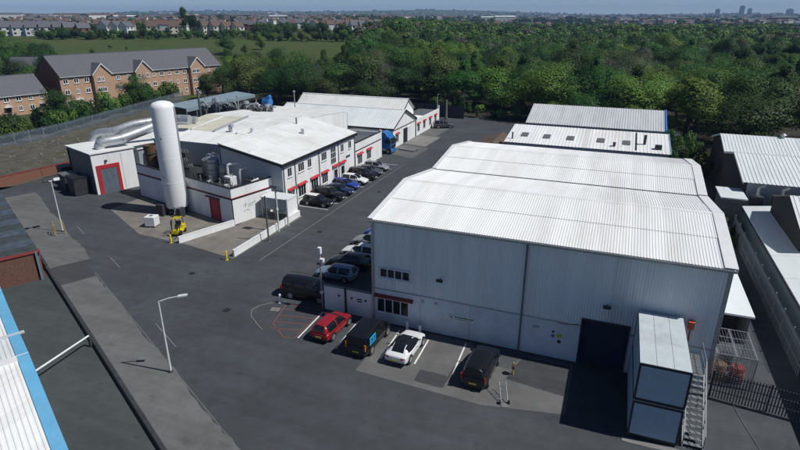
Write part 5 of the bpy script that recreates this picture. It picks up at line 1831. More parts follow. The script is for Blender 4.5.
def forklift():
    t = thing('forklift', 'yellow forklift truck parked at foot of white tank', 'forklift', (-29.3, 9.4, 0), R(200))
    B().ext([(-.6, -1.3, .3), (-.6, -1.3, 1.05), (-.6, -1.05, 1.25), (-.6, -.35, 1.2), (-.6, -.25, .7), (-.6, .9, .65), (-.6, .9, .3)], (0, 0, 0), (1.2, 0, 0)).build('body', yellow, t, w=False, fix=True, bevel=.06)
    B().box(-.35, -.35, 1.2, .35, .1, 1.3).box(-.35, -.5, 1.25, .35, -.38, 1.75).build('seat', plastic, t, w=False)
    for s in (-1, 1):
        B().bar((s * .52, -.8, 1.2), (s * .5, -.55, 2.25), .07).build('guard_post', plastic, t, w=False)
        B().bar((s * .52, .75, .65), (s * .5, .35, 2.25), .07).build('guard_post', plastic, t, w=False)
        B().box(s * .35 - .05, 1.0, .1, s * .35 + .05, 1.14, 2.3).build('mast_rail', plastic, t, w=False)
        B().box(s * .3 - .06, 1.15, .06, s * .3 + .06, 2.2, .11).build('fork', plant_dark, t, w=False)
        for yy, r_ in ((.65, .36), (-.85, .28)):
            B().tube([(s * .48, yy, r_), (s * .68, yy, r_)], r_, 16).build('wheel', tyre_m, t, w=False)
    rb = B()
    rb.box(-.56, -.62, 2.25, .56, -.5, 2.32).box(-.56, .32, 2.25, .56, .42, 2.32)
    for k in range(5):
        rb.box(-.5 + k * .23, -.5, 2.26, -.44 + k * .23, .32, 2.31)
    rb.build('overhead_guard', yellow, t, w=False)
    B().box(-.45, 1.142, .4, .45, 1.2, .9).build('carriage', yellow, t, w=False)
    B().bar((0, .3, .9), (0, .15, 1.35), .04).build('steering_column', plastic, t, w=False)
    t.scale = (.86, .86, .86)


forklift()
t = thing('tubular_barrier', 'worn yellow tubular barrier round lamp post base', 'barrier', (-42.3, 4.3, 0), R(-30))
for s in (-1, 1):
    B().tube([(s * .55, -.5, 0), (s * .55, -.5, 1.4), (s * .55, .5, 1.4), (s * .55, .5, 0)], .06, 8).build('hoop', M('worn_yellow', (.35, .28, .1), .7, var=.3), t, w=False)
B().bar((-.55, -.5, .8), (.55, -.5, .8), .06).bar((-.55, -.5, 1.38), (.55, -.5, 1.38), .06).build('cross_bar', MATS['worn_yellow'], t, w=False)
# barrier pole across the neighbour's yard
t = thing('barrier_pole', 'long white barrier pole spanning from blue-trimmed shed to wall', 'barrier', (-18.3, -16.8, 0))
B().tube([(-18.2, -17.0, 1.05), (-18.75, -11.7, 1.0)], .07, 10).build('pole', frame_white, t)
B().box(-18.4, -17.3, 0, -18.0, -16.9, 1.15).build('pivot_post', plant_dark, t)
B().box(-18.85, -11.75, 0, -18.68, -11.58, .95).build('rest_post', plant_dark, t)
# things in the far part of the neighbour's yard
# low brick building with dark roof in the neighbour's yard, against the wall
t = thing('brick_outhouse', 'low brick building with dark roof beside street wall at left', 'building', wl(34.7, -1.0) + (0,), 0)


def wb(sa, sb, oa, ob, za, zb_):
    p_ = wl(sa, oa)
    return B().obox((p_[0], p_[1], za), E_ * (sb - sa), NP * (ob - oa), (0, 0, zb_ - za))


wb(34.4, 34.7, -10.5, -1.0, 0, 2.75).build('end_wall', M('dull_brick', (.15, .075, .055), .9, var=.3, scale=4, bump=.4, dirt=(.09, .06, .05), dirt_amt=.6), t, fix=True)
wb(8, 34.4, -.8, -.5, 0, 2.6).build('side_wall', brick, t, fix=True)
wb(8, 34.4, -10.5, -10.2, 0, 2.6).build('side_wall', brick, t, fix=True)
wb(8, 8.3, -10.2, -.8, 0, 2.6).build('end_wall', brick, t, fix=True)
wb(34.15, 34.8, -10.6, -.4, 2.76, 2.84).build('coping', red_dark, t, fix=True)
for k in range(13):
    wb(8 + k * 2.0, 9.97 + k * 2.0, -10.3, -.45, 2.61, 2.68 + .03 * (k % 2)).build('roof_sheet', [M('dark_felt', (.05, .06, .06), .6, var=.35, scale=1.2), M('dark_glazing', (.07, .085, .10), .35, var=.4, scale=1.5)][k % 2], t, fix=True)
wb(12.0, 15.4, -5.6, -2.5, 2.75, 3.0).build('tarpaulin', M('navy_tarp', (.02, .03, .09), .6, var=.3), t, fix=True)
wb(11.0, 11.12, -9.5, -2.0, 2.75, 2.87).build('roof_rail', frame_white, t, fix=True)
wb(34.75, 34.95, -.9, -.7, 0, 2.9).build('corner_post', M('bluegrey_post', (.14, .2, .25), .5), t, fix=True)
# dark plant beside the garage
for i, (x, y, w_, h, lb) in enumerate(((-53.6, 16.4, 2.2, 2.6, 'dark skip against shaded wall of garage'), (-57.0, 17.7, 2.0, 2.3, 'dark skip farther from the garage wall'), (-60.6, 20.2, 1.6, 2.5, 'dark cabinet by red gate pier'))):
    t = thing('waste_skip', lb, 'skip', (x, y, 0), R(-20), 'dark skips by the garage')
    B().ext([(-w_ / 2, -.9, .1), (w_ / 2, -.9, .1), (w_ / 2 + .3, -.9, h), (-w_ / 2 - .3, -.9, h)], (0, 0, 0), (0, 1.8, 0)).build('body', plant_dark, t, w=False, fix=True)
    B().box(-w_ / 2 - .36, -.98, h, w_ / 2 + .36, .98, h + .08).build('lid', plant_grey if i == 1 else dark_trim, t, w=False)
    for s in (-1, 1):
        B().box(s * w_ * .3 - .1, -.8, 0, s * w_ * .3 + .1, .8, .099).build('foot', dark_trim, t, w=False)
# pale sheet screen behind garage
t = thing('leaning_panel', 'dark blue panel leaning behind garage roof', 'panel', (-61.5, 27.5, 0), R(-20))
B().obox((-1.8, 0, 0), (3.6, 0, 0), (0, .5, 3.6), (0, -.08, .01)).build('sheet', M('slate_blue_sheet', (.06, .07, .12), .6), t, w=False, fix=True)
B().bar((-1.5, .4, 3.2), (-1.5, 1.8, 0), .08).bar((1.5, .4, 3.2), (1.5, 1.8, 0), .08).build('prop', steel, t, w=False)
# ------------------------------------------------------------------ brick townhouses on the left
def townhouse(name, label, ox, oy, rz, w_, dep, ze, zr, storeys, gable=None, group=None, wall=None, roofm=None, cols=None, left_blank=True):
    wall = wall or brick_or
    roofm = roofm or slate
    t = thing(name, label, 'house', (ox, oy, 0), rz, group)
    B().box(0, 0, 0, w_, .3, ze).build('front_wall', wall, t, w=False)
    B().box(0, dep - .3, 0, w_, dep, ze).build('rear_wall', wall, t, w=False)
    pr = [(0.3, 0), (dep - .3, 0), (dep - .3, ze), (dep / 2, zr - .15), (.3, ze)]
    B().ext([(0, y, z) for y, z in pr], (0, 0, 0), (.3, 0, 0)).build('gable_wall', brick, t, w=False, fix=True)
    B().ext([(w_ - .3, y, z) for y, z in pr], (0, 0, 0), (.3, 0, 0)).build('gable_wall', brick, t, w=False, fix=True)
    sl = (zr - ze) / (dep / 2)
    for s, ya in ((1, -.4), (-1, dep + .4)):
        za = ze - .4 * sl
        B().obox((-.02, ya, za), (w_ + .04, 0, 0), (0, (dep / 2 - ya), zr - za), (0, -.03 * s, .14)).build('roof', roofm, t, w=False, fix=True)
        B().box(0, ya - .1, za - .08, w_, ya + .02, za + .04).build('gutter', frame_white, t, w=False)
    B().box(-.02, dep / 2 - .15, zr + .08, w_ + .02, dep / 2 + .15, zr + .24).build('ridge_tiles', roofm, t, w=False)
    gx0 = gx1 = -9
    if gable is not None:
        gw = 4.9
        gx0, gx1 = gable - gw / 2, gable + gw / 2
        gp = zr - 2.2
        pr2 = [(gx0, 0), (gx1, 0), (gx1, ze), (gable, gp), (gx0, ze)]
        B().ext([(x, -1.1, z) for x, z in pr2], (0, 0, 0), (0, 1.08, 0)).build('bay_wall', wall, t, w=False, fix=True)
        rise = gp - ze
        back = dep / 2 * (rise / (zr - ze)) + .6
        for s in (-1, 1):
            B().obox((gable, -1.4, gp + .1), (s * (gw / 2 + .35), 0, -(rise) * (1 + .7 / gw)), (0, back + 1.4, 0), (0, 0, .13)).build('bay_roof', roofm, t, w=False, fix=True)
            B().obox((gable, -1.47, gp - .12), (s * (gw / 2 + .35), 0, -(rise) * (1 + .7 / gw)), (0, .07, 0), (0, 0, .34)).build('bargeboard', frame_white, t, w=False, fix=True)
    n = cols or max(2, int(w_ / 2.7))
    rnd = random.Random(int(ox * 7 + oy * 3))
    hs = [1.0 + k * (ze - .4) / storeys for k in range(storeys)]
    for k, z in enumerate(hs):
        for c in range(n):
            x = (c + .5) * w_ / n
            y = -1.1 if gx0 < x < gx1 else 0
            if y < 0 and (x - .8 < gx0 or x + .8 > gx1):
                x = gable
            ww = rnd.choice([1.0, 1.3, 1.3, .8])
            if k == 0 and c % 3 == 1:
                d_ = B().box(x - .5, y - .05, 0, x + .5, y, 2.1).build('door', rnd.choice([frame_white, plant_dark, red_dark]), t, w=False)
                B().ext([(x - .9, y - 1.0, 2.35), (x, y - 1.0, 2.95), (x + .9, y - 1.0, 2.35)], (0, 0, 0), (0, .98, 0)).build('porch_hood', frame_white, t, w=False, fix=True)
            else:
                window(t, (x - ww / 2, y, z + .1), (ww, 0, 0), (0, -1, 0), 1.25, 2, 1, fw=.14, depth=.08, sill=True, w=False)
    B().box(w_ - .35, -.1, 0, w_ - .25, -.005, ze).build('downpipe', dark_trim, t, w=False)
    return t


HX, HY, HA = -122.07, 69.25, math.atan2(.964, .265)
hd = Vector((.265, .964, 0))
gh = 'brick townhouses beyond the fence'
for s0, s1, gb, lb, co in ((0, 8.2, None, 'left end brick townhouse with dark gable wall', 3), (8.2, 20.2, 2.6, 'brick townhouse with leftmost front gable', 4),
                           (20.2, 38.2, 2.8, 'widest brick townhouse with the middle front gable', 7), (38.2, 50.5, 2.9, 'brick townhouse with rightmost front gable near trees', 4)):
    p = Vector((HX, HY, 0)) + hd * s0
    townhouse('brick_townhouse', lb, p.x, p.y, HA, s1 - s0 - .0, 14, 8.8, 13.6, 3, gb, gh, cols=co)
townhouse('brick_house', 'lower two-storey brick house at left edge', -128.2, 44.2, math.atan2(.983, .184), 22.5, 9.5, 5.3, 9.4, 2, None, None, cols=8)
townhouse('brick_house', 'dark-roofed house showing behind the townhouse row', -176, 92, R(25), 12, 8, 6.4, 10.6, 2, None, None, cols=3)

# ------------------------------------------------------------------ trees
TONES = {'dark': (.026, .064, .016), 'mid': (.046, .110, .022), 'spring': (.098, .172, .028), 'olive': (.076, .112, .028), 'bare': (.105, .105, .075)}
LM = {k: leafmat('leaves_' + k, c) for k, c in TONES.items()}


def quads(pos, nrm, size, rng, asp=.55):
    n = len(pos)
    nrm = nrm / np.maximum(np.linalg.norm(nrm, axis=1, keepdims=True), 1e-6)
    r = rng.normal(size=(n, 3))
    u = np.cross(nrm, r)
    u /= np.maximum(np.linalg.norm(u, axis=1, keepdims=True), 1e-6)
    v = np.cross(nrm, u)
    s = size[:, None]
    a = rng.uniform(.6, 1.2, (n, 1))
    # leaf-spray: a diamond-like quad
    c = np.stack([pos - u * s, pos - v * s * a * asp, pos + u * s, pos + v * s * a * asp], 1)
    return c.reshape(-1, 3)


def crown_pts(rng, rx, rz, zc, nl, nleaf, size, shape='broad'):
    cs = []
    for k in range(nl):
        d = rng.normal(size=3)
        d /= np.linalg.norm(d)
        rr_ = rng.uniform(.25, .84)
        cs.append((d * rr_ * np.array([rx, rx, rz]), rng.uniform(.20, .52) * (rx * .5 + rz * .5)))
    pos, nrm = [], []
    per = nleaf // nl
    for c, r_ in cs:
        d = rng.normal(size=(per, 3))
        d /= np.linalg.norm(d, axis=1, keepdims=True)
        d[:, 2] = np.where(rng.rand(per) < .35, np.abs(d[:, 2]), d[:, 2])
        rad = r_ * (1 - .45 * rng.rand(per) ** 2) * rng.uniform(.85, 1.12, per)
        p = c + d * rad[:, None]
        pos.append(p)
        nrm.append(d + rng.normal(scale=.3, size=(per, 3)) + np.array([0, 0, .2]))
    pos = np.concatenate(pos)
    nrm = np.concatenate(nrm)
    if shape == 'tall':
        pos[:, :2] *= (1 - .35 * np.clip(pos[:, 2:3] / rz, -1, 1))
    pos[:, 2] += zc
    sz = rng.uniform(.6, 1.25, len(pos)) * size
    return pos, nrm, sz


def soft(nn, p, zc, rng):
    q = nn / np.linalg.norm(nn, axis=1, keepdims=True)
    c = p - np.array([0, 0, zc])
    c = c / np.maximum(np.linalg.norm(c, axis=1, keepdims=True), 1e-6)
    v = q * .75 + c * .6 + np.array([0, 0, .15])
    return v / np.linalg.norm(v, axis=1, keepdims=True)


def mesh_from_quads(name, V, mat, tint=None, nv=None):
    n = len(V) // 4
    me = bpy.data.meshes.new(name)
    me.vertices.add(len(V))
    me.vertices.foreach_set('co', V.astype(np.float32).ravel())
    me.loops.add(4 * n)
    me.loops.foreach_set('vertex_index', np.arange(4 * n, dtype=np.int32))
    me.polygons.add(n)
    me.polygons.foreach_set('loop_start', np.arange(0, 4 * n, 4, dtype=np.int32))
    me.polygons.foreach_set('loop_total', np.full(n, 4, dtype=np.int32))
    me.update(calc_edges=True)
    me.materials.append(mat)
    if nv is not None:
        me.polygons.foreach_set('use_smooth', np.ones(n, dtype=bool))
        me.normals_split_custom_set_from_vertices(np.repeat(nv, 4, 0))
    if tint is not None:
        at = me.color_attributes.new('tint', 'FLOAT_COLOR', 'POINT')
        at.data.foreach_set('color', np.concatenate([tint, np.ones((len(tint), 1))], 1).astype(np.float32).ravel())
    return me


def trunk_mesh(seed, h, r_):
    rnd = random.Random(seed)
    b = B()
    b.tube([(0, 0, -.3), (rnd.uniform(-.1, .1), rnd.uniform(-.1, .1), h * .35), (rnd.uniform(-.25, .25), rnd.uniform(-.25, .25), h * .8)], [r_ * 1.25, r_ * .9, r_ * .3], 7)
    for k in range(6):
        a = rnd.uniform(0, 6.28)
        z = h * rnd.uniform(.3, .55)
        L_ = h * rnd.uniform(.2, .34)
        b.tube([(0, 0, z), (math.cos(a) * L_ * .5, math.sin(a) * L_ * .5, z + L_ * .5), (math.cos(a) * L_, math.sin(a) * L_, z + L_ * 1.05)], [r_ * .5, r_ * .3, r_ * .08], 5)
    return b


PROTO = {}
shapes = [('broad', 4.6, 5.2, 6.4, 16), ('broad', 5.4, 4.8, 5.9, 19), ('broad', 4.1, 5.6, 6.7, 15), ('tall', 3.2, 6.4, 7.4, 14)]
TRUNKS = []
for i, (sh, rx, rz_, zc, nl) in enumerate(shapes):
    tb = trunk_mesh(i + 3, 11.5, .26)
    o = tb.build('trunk', trunkm, None, w=False)
    TRUNKS.append(o.data)
    bpy.data.objects.remove(o)
for i, (sh, rx, rz_, zc, nl) in enumerate(shapes):
    rng = np.random.RandomState(100 + i)
    for tone in TONES:
        nleaf = 13000 if tone != 'bare' else 9000
        p, nn, sz = crown_pts(rng, rx, rz_, zc, nl, nleaf, .155 if tone != 'bare' else .10, sh)
        PROTO[(i, tone)] = mesh_from_quads('crown', quads(p, nn, sz, rng), LM[tone], nv=soft(nn, p, zc, rng))


def tree(x, y, i, tone, label, group, scale, rz, name='broadleaf_tree', zs=1.0, cat='tree'):
    t = bpy.data.objects.new(name, None)
    COL.objects.link(t)
    t.location = (x, y, tz(x, y) - .05)
    t.rotation_euler = (0, 0, rz)
    t.scale = (scale, scale, scale * zs)
    t['label'] = label
    t['category'] = cat
    if group:
        t['group'] = group
    for nm, me in (('trunk', TRUNKS[i]), ('crown', PROTO[(i, tone)])):
        o = bpy.data.objects.new(nm, me)
        COL.objects.link(o)
        o.parent = t
    return t


# where the wood stands, in metres on the ground
def in_wood(x, y):
    xc, d = to_cd(x, y)
    q = xc / d
    if d > 640 or d < 100 or q > .80:
        return False
    if q < -.30:
        return False
    # belt behind the factory, wood on the right
    if q < -.03:
        if x < -26 and y < 92:
            if not (x < -76 and y > 62 + (x + 76) * -.0):
                return False
        lim = 205 + 260 * max(0, (q + .10) / .07) if q > -.10 else 205
        return 128 < d < lim and not (-160 < x < -104 and y < 128)
    if x < 4:
        return y > 101
    if x < 25:
        return y > 79
    if x < 31.5:
        return y > 58
    return y > 71


rngT = np.random.RandomState(77)
cand = []
cell = 11.0
for ix in range(-45, 100):
    for iy in range(4, 72):
        x = ix * cell + rngT.uniform(-4.0, 4.0)
        y = iy * cell + rngT.uniform(-4.0, 4.0)
        if in_wood(x, y):
            xc, d = to_cd(x, y)
            cand.append((d, x, y))
cand.sort()


def tone_at(x, y, rnd):
    v = math.sin(x * .043 + 1.1) * math.cos(y * .05 + .4) + rnd.uniform(-.8, .8)
    if v > .7:
        return 'spring'
    if v > .0:
        return 'mid'
    if v > -.55:
        return 'dark' if rnd.random() < .55 else 'mid'
    if v > -.85:
        return 'olive'
    return 'bare' if rnd.random() < .45 else 'dark'


TL = {'dark': 'dark green', 'mid': 'mid green', 'spring': 'bright yellow-green', 'olive': 'olive brown', 'bare': 'greyish half-bare'}


def zone(x, y):
    xc, d = to_cd(x, y)
    px = 400 + 586 * xc / d
    z = 'behind the factory pipework' if px < 290 else 'behind the gabled sheds' if px < 415 else 'beyond the end of the lane' if px < 520 else 'behind the grey-roofed workshop' if px < 600 else \
        'above the blue verge of the workshop' if px < 690 else 'behind the double-gabled shed' if px < 770 else 'at the far right edge'
    return z


rt = random.Random(21)
NEAR = 205
dz = {}
for d, x, y in cand[:NEAR]:
    dz.setdefault(zone(x, y), []).append(d)
for d, x, y in cand[:NEAR]:
    tone = tone_at(x, y, rt)
    sc = rt.uniform(1.0, 2.05)
    zn_ = zone(x, y)
    l_ = dz[zn_]
    r_ = l_.index(d) / len(l_)
    rank = 'front-edge' if r_ < .2 else 'second-rank' if r_ < .45 else 'middle' if r_ < .72 else 'deep'
    tree(x, y, rt.randrange(4), tone, TL[tone] + ' ' + rank + ' wood tree ' + zn_, 'wood trees, ' + tone, sc, rt.uniform(0, 6.28), zs=rt.uniform(.75, 1.0) / max(1, sc * .82))
# the rest of the wood: one mass
rng = np.random.RandomState(9)
Vs, Ts, Ns = [], [], []
base = []
for i in range(8):
    sh, rx, rz_, zc, nl = shapes[i % 3]
    base.append(crown_pts(rng, rx, rz_, zc, 15, 560, .42, sh))


def add_far_tree(x, y, sc, tone, k=1.0, bs=None):
    p, nn, sz = (bs or base)[rng.randint(8)]
    a = rng.uniform(0, 6.28)
    c, s = math.cos(a), math.sin(a)
    Rm = np.array([[c, -s, 0], [s, c, 0], [0, 0, 1]])
    P_ = (p @ Rm.T) * np.array([sc, sc, sc * .8 / max(1, sc * .85)]) + np.array([x, y, tz(x, y)])
    Vs.append(quads(P_, nn @ Rm.T, sz * sc * k, rng, .95))
    col = np.array(TONES[tone]) * rng.uniform(.7, 1.3)
    Ts.append(np.repeat(col[None, :], len(P_) * 4, 0))
    Ns.append(soft(nn, p, 6.5, rng) @ Rm.T)


rest = cand[NEAR:]
dense = [crown_pts(rng, shapes[i % 3][1], shapes[i % 3][2], shapes[i % 3][3], 16, 2000, .23, shapes[i % 3][0]) for i in range(8)]
for i_, (d, x, y) in enumerate(rest):
    if d > 400 and rt.random() < .3:
        continue
    add_far_tree(x, y, rt.uniform(1.15, 1.9) * (1.15 if d > 400 else 1), tone_at(x, y, rt), 1.0, dense if i_ < 150 else None)
lf = leafmat('leaves_far', (.04, .06, .02), use_attr=True)
o = bpy.data.objects.new('distant_woodland', mesh_from_quads('distant_woodland', np.concatenate(Vs), lf, np.concatenate(Ts), np.concatenate(Ns)))
COL.objects.link(o)
o['kind'] = 'stuff'
o['label'] = 'far part of the wood stretching to the horizon'
o['category'] = 'woodland'

# trees and shrubs near the houses and fence
gs = 'trees by the townhouses'
for (x, y, i, tone, sc, lb) in ((-113, 60.5, 1, 'mid', .78, 'round green tree between two-storey house and townhouse row'), (-104.5, 77, 0, 'mid', .92, 'large green tree in front of leftmost townhouse gable'),
                                (-101, 101, 2, 'dark', .8, 'dark tree before the townhouse nearest the wood'), (-104, 112, 1, 'mid', 1.0, 'full tree at right end of townhouse row'),
                                (-100, 122, 0, 'olive', .95, 'olive tree just right of townhouse row'), (-92, 118, 2, 'mid', .9, 'mid green tree behind blue-grey canopy'),
                                (-146, 44, 0, 'dark', 1.2, 'dark tree behind left edge of two-storey house'), (-152, 60, 1, 'mid', 1.25, 'broad tree behind the two-storey house'), (-160, 76, 2, 'dark', 1.2, 'dark tree left of the dark-roofed house'), (-166, 92, 1, 'mid', 1.0, 'green tree hugging the dark-roofed house'),
                                (-156, 66, 2, 'dark', 1.4, 'tall dark tree at far left edge'), (-176, 74, 1, 'mid', 1.35, 'green tree behind low house roof at left'),
                                (-186, 90, 0, 'mid', 1.4, 'green tree at left edge below the field'), (-164, 70, 3, 'dark', 1.2, 'slim dark tree at left edge')):
    tree(x, y, i, tone, lb, gs, sc, x, zs=.9)
rng2 = np.random.RandomState(3)
BUSH = []
for i in range(3):
    p, nn, sz = crown_pts(rng2, 1.7, 1.25, 1.2, 11, 2000, .14)
    for tone in ('dark', 'mid', 'spring'):
        BUSH.append((mesh_from_quads('bush', quads(p, nn, sz, rng2), LM[tone], nv=soft(nn, p, 1.2, rng2)), tone))
k = 0
hedge_pts = []
for a, b2 in (((-93, 28), (-94, 42)), ((-94, 42), (-98.6, 60)), ((-98.6, 60), (-103, 77)), ((-103, 77), (-107, 96))):
    L_ = math.dist(a, b2)
    n = int(L_ / 1.6)
    for i in range(n):
        f = i / n
        hedge_pts.append((a[0] + (b2[0] - a[0]) * f - rt.uniform(1.5, 5), a[1] + (b2[1] - a[1]) * f + rt.uniform(-1, 1)))
for x, y in hedge_pts:
    me, tone = BUSH[rt.randrange(len(BUSH))]
    o = bpy.data.objects.new('shrub', me)
    COL.objects.link(o)
    s = rt.uniform(1.1, 1.9)
    o.location = (x, y, 0)
    o.scale = (s, s, s * rt.uniform(1.0, 1.6))
    o.rotation_euler = (0, 0, rt.uniform(0, 6.28))
    tag(o, tone + ' green shrub in the hedge behind palisade fence', 'shrub', 'hedge shrubs behind the palisade, ' + tone)
for i, (x, y, s, lb) in enumerate(((30.4, 31.5, .8, 'shrub at far end of right-hand alley'), (30.1, 29.0, .65, 'shrub crowding the alley fence'), (29.8, 34, .7, 'shrub below small flat porch roof'))):
    me, tone = BUSH[i * 2]
    o = bpy.data.objects.new('shrub', me)
    COL.objects.link(o)
    o.location = (x, y, 0)
    o.scale = (s, s, s * 1.2)
    tag(o, lb, 'shrub', 'alley shrubs')

# ------------------------------------------------------------------ suburb on the rise
def far_house_proto(wallm, roofm, wd, dp, ze, zr, windows=True):
    r_ = thing('suburban_house', 'x', 'house', (0, 0, -500))
    B().box(-wd / 2, -dp / 2, -1.5, wd / 2, dp / 2, ze).build('wall', wallm, r_, w=False)
    pr = [(-dp / 2, ze), (dp / 2, ze), (0, zr - .1)]
    B().ext([(-wd / 2, y, z) for y, z in pr], (0, 0, 0), (wd, 0, 0)).build('gable', wallm, r_, w=False, fix=True)
    sl = (zr - ze) / (dp / 2)
    rb = B()
    for s in (-1, 1):
        rb.obox((-wd / 2 - .2, s * (dp / 2 + .3), ze - .3 * sl + .05), (wd + .4, 0, 0), (0, -s * (dp / 2 + .3), zr - ze + .3 * sl), (0, 0, .15))
    rb.build('roof', roofm, r_, w=False, fix=True)
    B().box(wd * .3, -.3, zr - .5, wd * .3 + .8, .3, zr + 1.1).build('chimney', brick, r_, w=False)
    if windows:
        for x in (-wd * .3, wd * .2):
            for z in (.9, 3.4):
                B().box(x - .7, -dp / 2 - .06, z, x + .7, -dp / 2 - .002, z + 1.2).build('window', glass, r_, w=False)
    return r_


fw = M('suburb_white', (.68, .68, .66), .8, var=.06)
fbk = M('suburb_brick', (.20, .10, .075), .9, var=.15)
HP = {'white': far_house_proto(fw, slate, 8, 7.5, 5.2, 8.6), 'brick': far_house_proto(fbk, slate, 8, 7.5, 5.2, 8.4), 'brown': far_house_proto(render_cream, tile_brown, 7.5, 7.5, 5.2, 8.6),
      'redroof': far_house_proto(fw, M('red_tile', (.14, .085, .07), .85, var=.15), 7, 7.5, 5.0, 8.2, False)}
rs = random.Random(6)
placed = []


def put_house(px, d, kind, rot, label, group, sc=1.0):
    xc = (px - 400) * d / 586.0
    x, y = from_cd(xc, d)
    h = dup(HP[kind], (x, y, tz(x, y)), YAW + rot, sc, label, group)
    placed.append((x, y))


def row_(px0, px1, n, d, kind, label, group, rot=0.0, dd=0):
    for i in range(n):
        f = i / max(1, n - 1)
        w_ = ['leftmost', 'second from left', 'third from left', 'fourth from left', 'fifth from left', 'sixth from left', 'seventh from left'][i] if i < n - 1 else 'rightmost'
        put_house(px0 + (px1 - px0) * f, d + dd * f, kind, rot + rs.uniform(-.06, .06), label + ', ' + w_, group, rs.uniform(.95, 1.1))


row_(2, 58, 5, 402, 'white', 'white rendered house with grey roof in left row above field', 'white houses left of the brick house', .45)
row_(-6, 50, 5, 440, 'brick', 'grey-roofed brick house behind leftmost white houses', 'second row on the left', .3)
row_(67, 80, 2, 398, 'brick', 'brick house with grey roof right of the white row', 'brick pair above field', .7)
row_(104, 124, 3, 430, 'white', 'white gabled house standing above the field centre-left', 'white gabled houses', 1.35)
row_(132, 182, 7, 520, 'redroof', 'red-roofed terraced house left of the tall dark tree', 'red-roofed terrace')
row_(128, 172, 3, 440, 'brown', 'pale brown-roofed house above the field left of tall tree', 'pale houses left of the tall tree', .4)
row_(203, 236, 4, 425, 'brown', 'brown-roofed house just right of the tall dark tree', 'houses right of the tall tree', .9)
row_(244, 262, 3, 520, 'brick', 'grey-roofed brick house centre-left of the suburb', 'centre-left brick houses')
row_(355, 388, 5, 455, 'white', 'white house in the row above the central hedge', 'white houses above the central hedge', .45)
row_(330, 396, 8, 540, 'redroof', 'red-roofed house behind central white row', 'red roofs behind the central row', .3)
row_(285, 340, 5, 600, 'white', 'white house with grey roof in middle suburb', 'middle suburb white houses', .2)
kinds = [('brick', 'small brick house among trees in the far suburb'), ('brown', 'small pale house with brown roof in the far suburb'), ('redroof', 'small red-roofed house in the far suburb'), ('white', 'small white house in the far suburb')]
cnt = 0
while cnt < 130:
    px, d = rs.uniform(-20, 425), rs.uniform(520, 1100)
    xc = (px - 400) * d / 586.0
    x, y = from_cd(xc, d)
    if any(abs(x - a) + abs(y - b2) < 13 for a, b2 in placed):
        continue
    kd, lb = kinds[rs.choices([0, 1, 2, 3], [4, 3, 3, 1.5])[0]]
    put_house(px, d, kd, rs.choice([0, .3, 1.5, 1.2]), lb, 'far suburb, ' + kd)
    cnt += 1
for i in range(45):
    px, d = rs.uniform(610, 800) if i < 32 else rs.uniform(430, 610), rs.uniform(720, 1150)
    kd, lb = kinds[rs.choices([0, 1, 2, 3], [4, 3, 3, 2])[0]]
    put_house(px, d, kd, rs.choice([0, .3, 1.5]), lb.replace('far suburb', 'distant estate beyond the wood'), 'distant estate, ' + kd)
for r_ in HP.values():
    for ch in list(r_.children):
        bpy.data.objects.remove(ch)
    bpy.data.objects.remove(r_)

# suburb trees that stand out, then the mass of far trees and far town
gt = 'trees in front of the suburb'
def ptree(px, d, i, tone, sc, lb, zs=1.0, g=gt):
    xc = (px - 400) * d / 586.0
    x, y = from_cd(xc, d)
    return tree(x, y, i, tone, lb, g, sc, px, zs=zs)


for k in range(15):
    ptree(rs.uniform(-8, 46), rs.uniform(186, 250), rs.choice([0, 1, 2]), rs.choice(['dark', 'mid', 'dark', 'mid']), rs.uniform(1.0, 1.4), 'leafy tree in the left group below the white houses', .9, 'left tree group')
for k in range(30):
    ptree(rs.uniform(222, 428), 212 + 110 * rs.random() ** 1.6, rs.choice([0, 1, 2]), rs.choice(['dark', 'mid', 'olive', 'spring']), rs.uniform(.5, .95), 'scattered tree on the rough field above the factory', .85, 'trees scattered on the field')
for k in range(8):
    ptree(66 + k * 17 + rs.uniform(-5, 5), rs.uniform(212, 330), rs.choice([0, 1]), rs.choice(['dark', 'mid', 'olive']), rs.uniform(.18, .34), 'small scrub tree on the field behind townhouses', .9, 'scrub on the field')
ptree(641, 150, 1, 'bare', 1.75, 'broad grey half-bare tree behind the blue-verged workshop', .8, None)
ptree(524, 152, 1, 'mid', 1.6, 'broad rounded pale green tree behind the grey-roofed workshop', .7, None)
ptree(676, 250, 2, 'spring', 1.5, 'bright yellow-green tree rising at upper right of wood', 1.0, None)
ptree(184, 418, 3, 'dark', 1.25, 'tall dark tree standing highest above left houses', 1.15)
ptree(193, 420, 2, 'dark', 1.2, 'tall dark tree right beside the highest tree', 1.1)
ptree(60, 425, 1, 'dark', 1.0, 'dark round tree behind brick pair above field')
def pbush(px, d, sc, lb, g, name='hedgerow_bush', tone=None):
    xc = (px - 400) * d / 586.0
    x, y = from_cd(xc, d)
    c_ = [q for q in BUSH if tone is None or q[1] == tone]
    me, tn = c_[rs.randrange(len(c_))]
    o = bpy.data.objects.new(name, me)
    COL.objects.link(o)
    o.location = (x, y, tz(x, y) - .3)
    o.scale = (sc, sc, sc * rs.uniform(.85, 1.25))
    o.rotation_euler = (0, 0, rs.uniform(0, 6.28))
    tag(o, lb, 'bush', g)


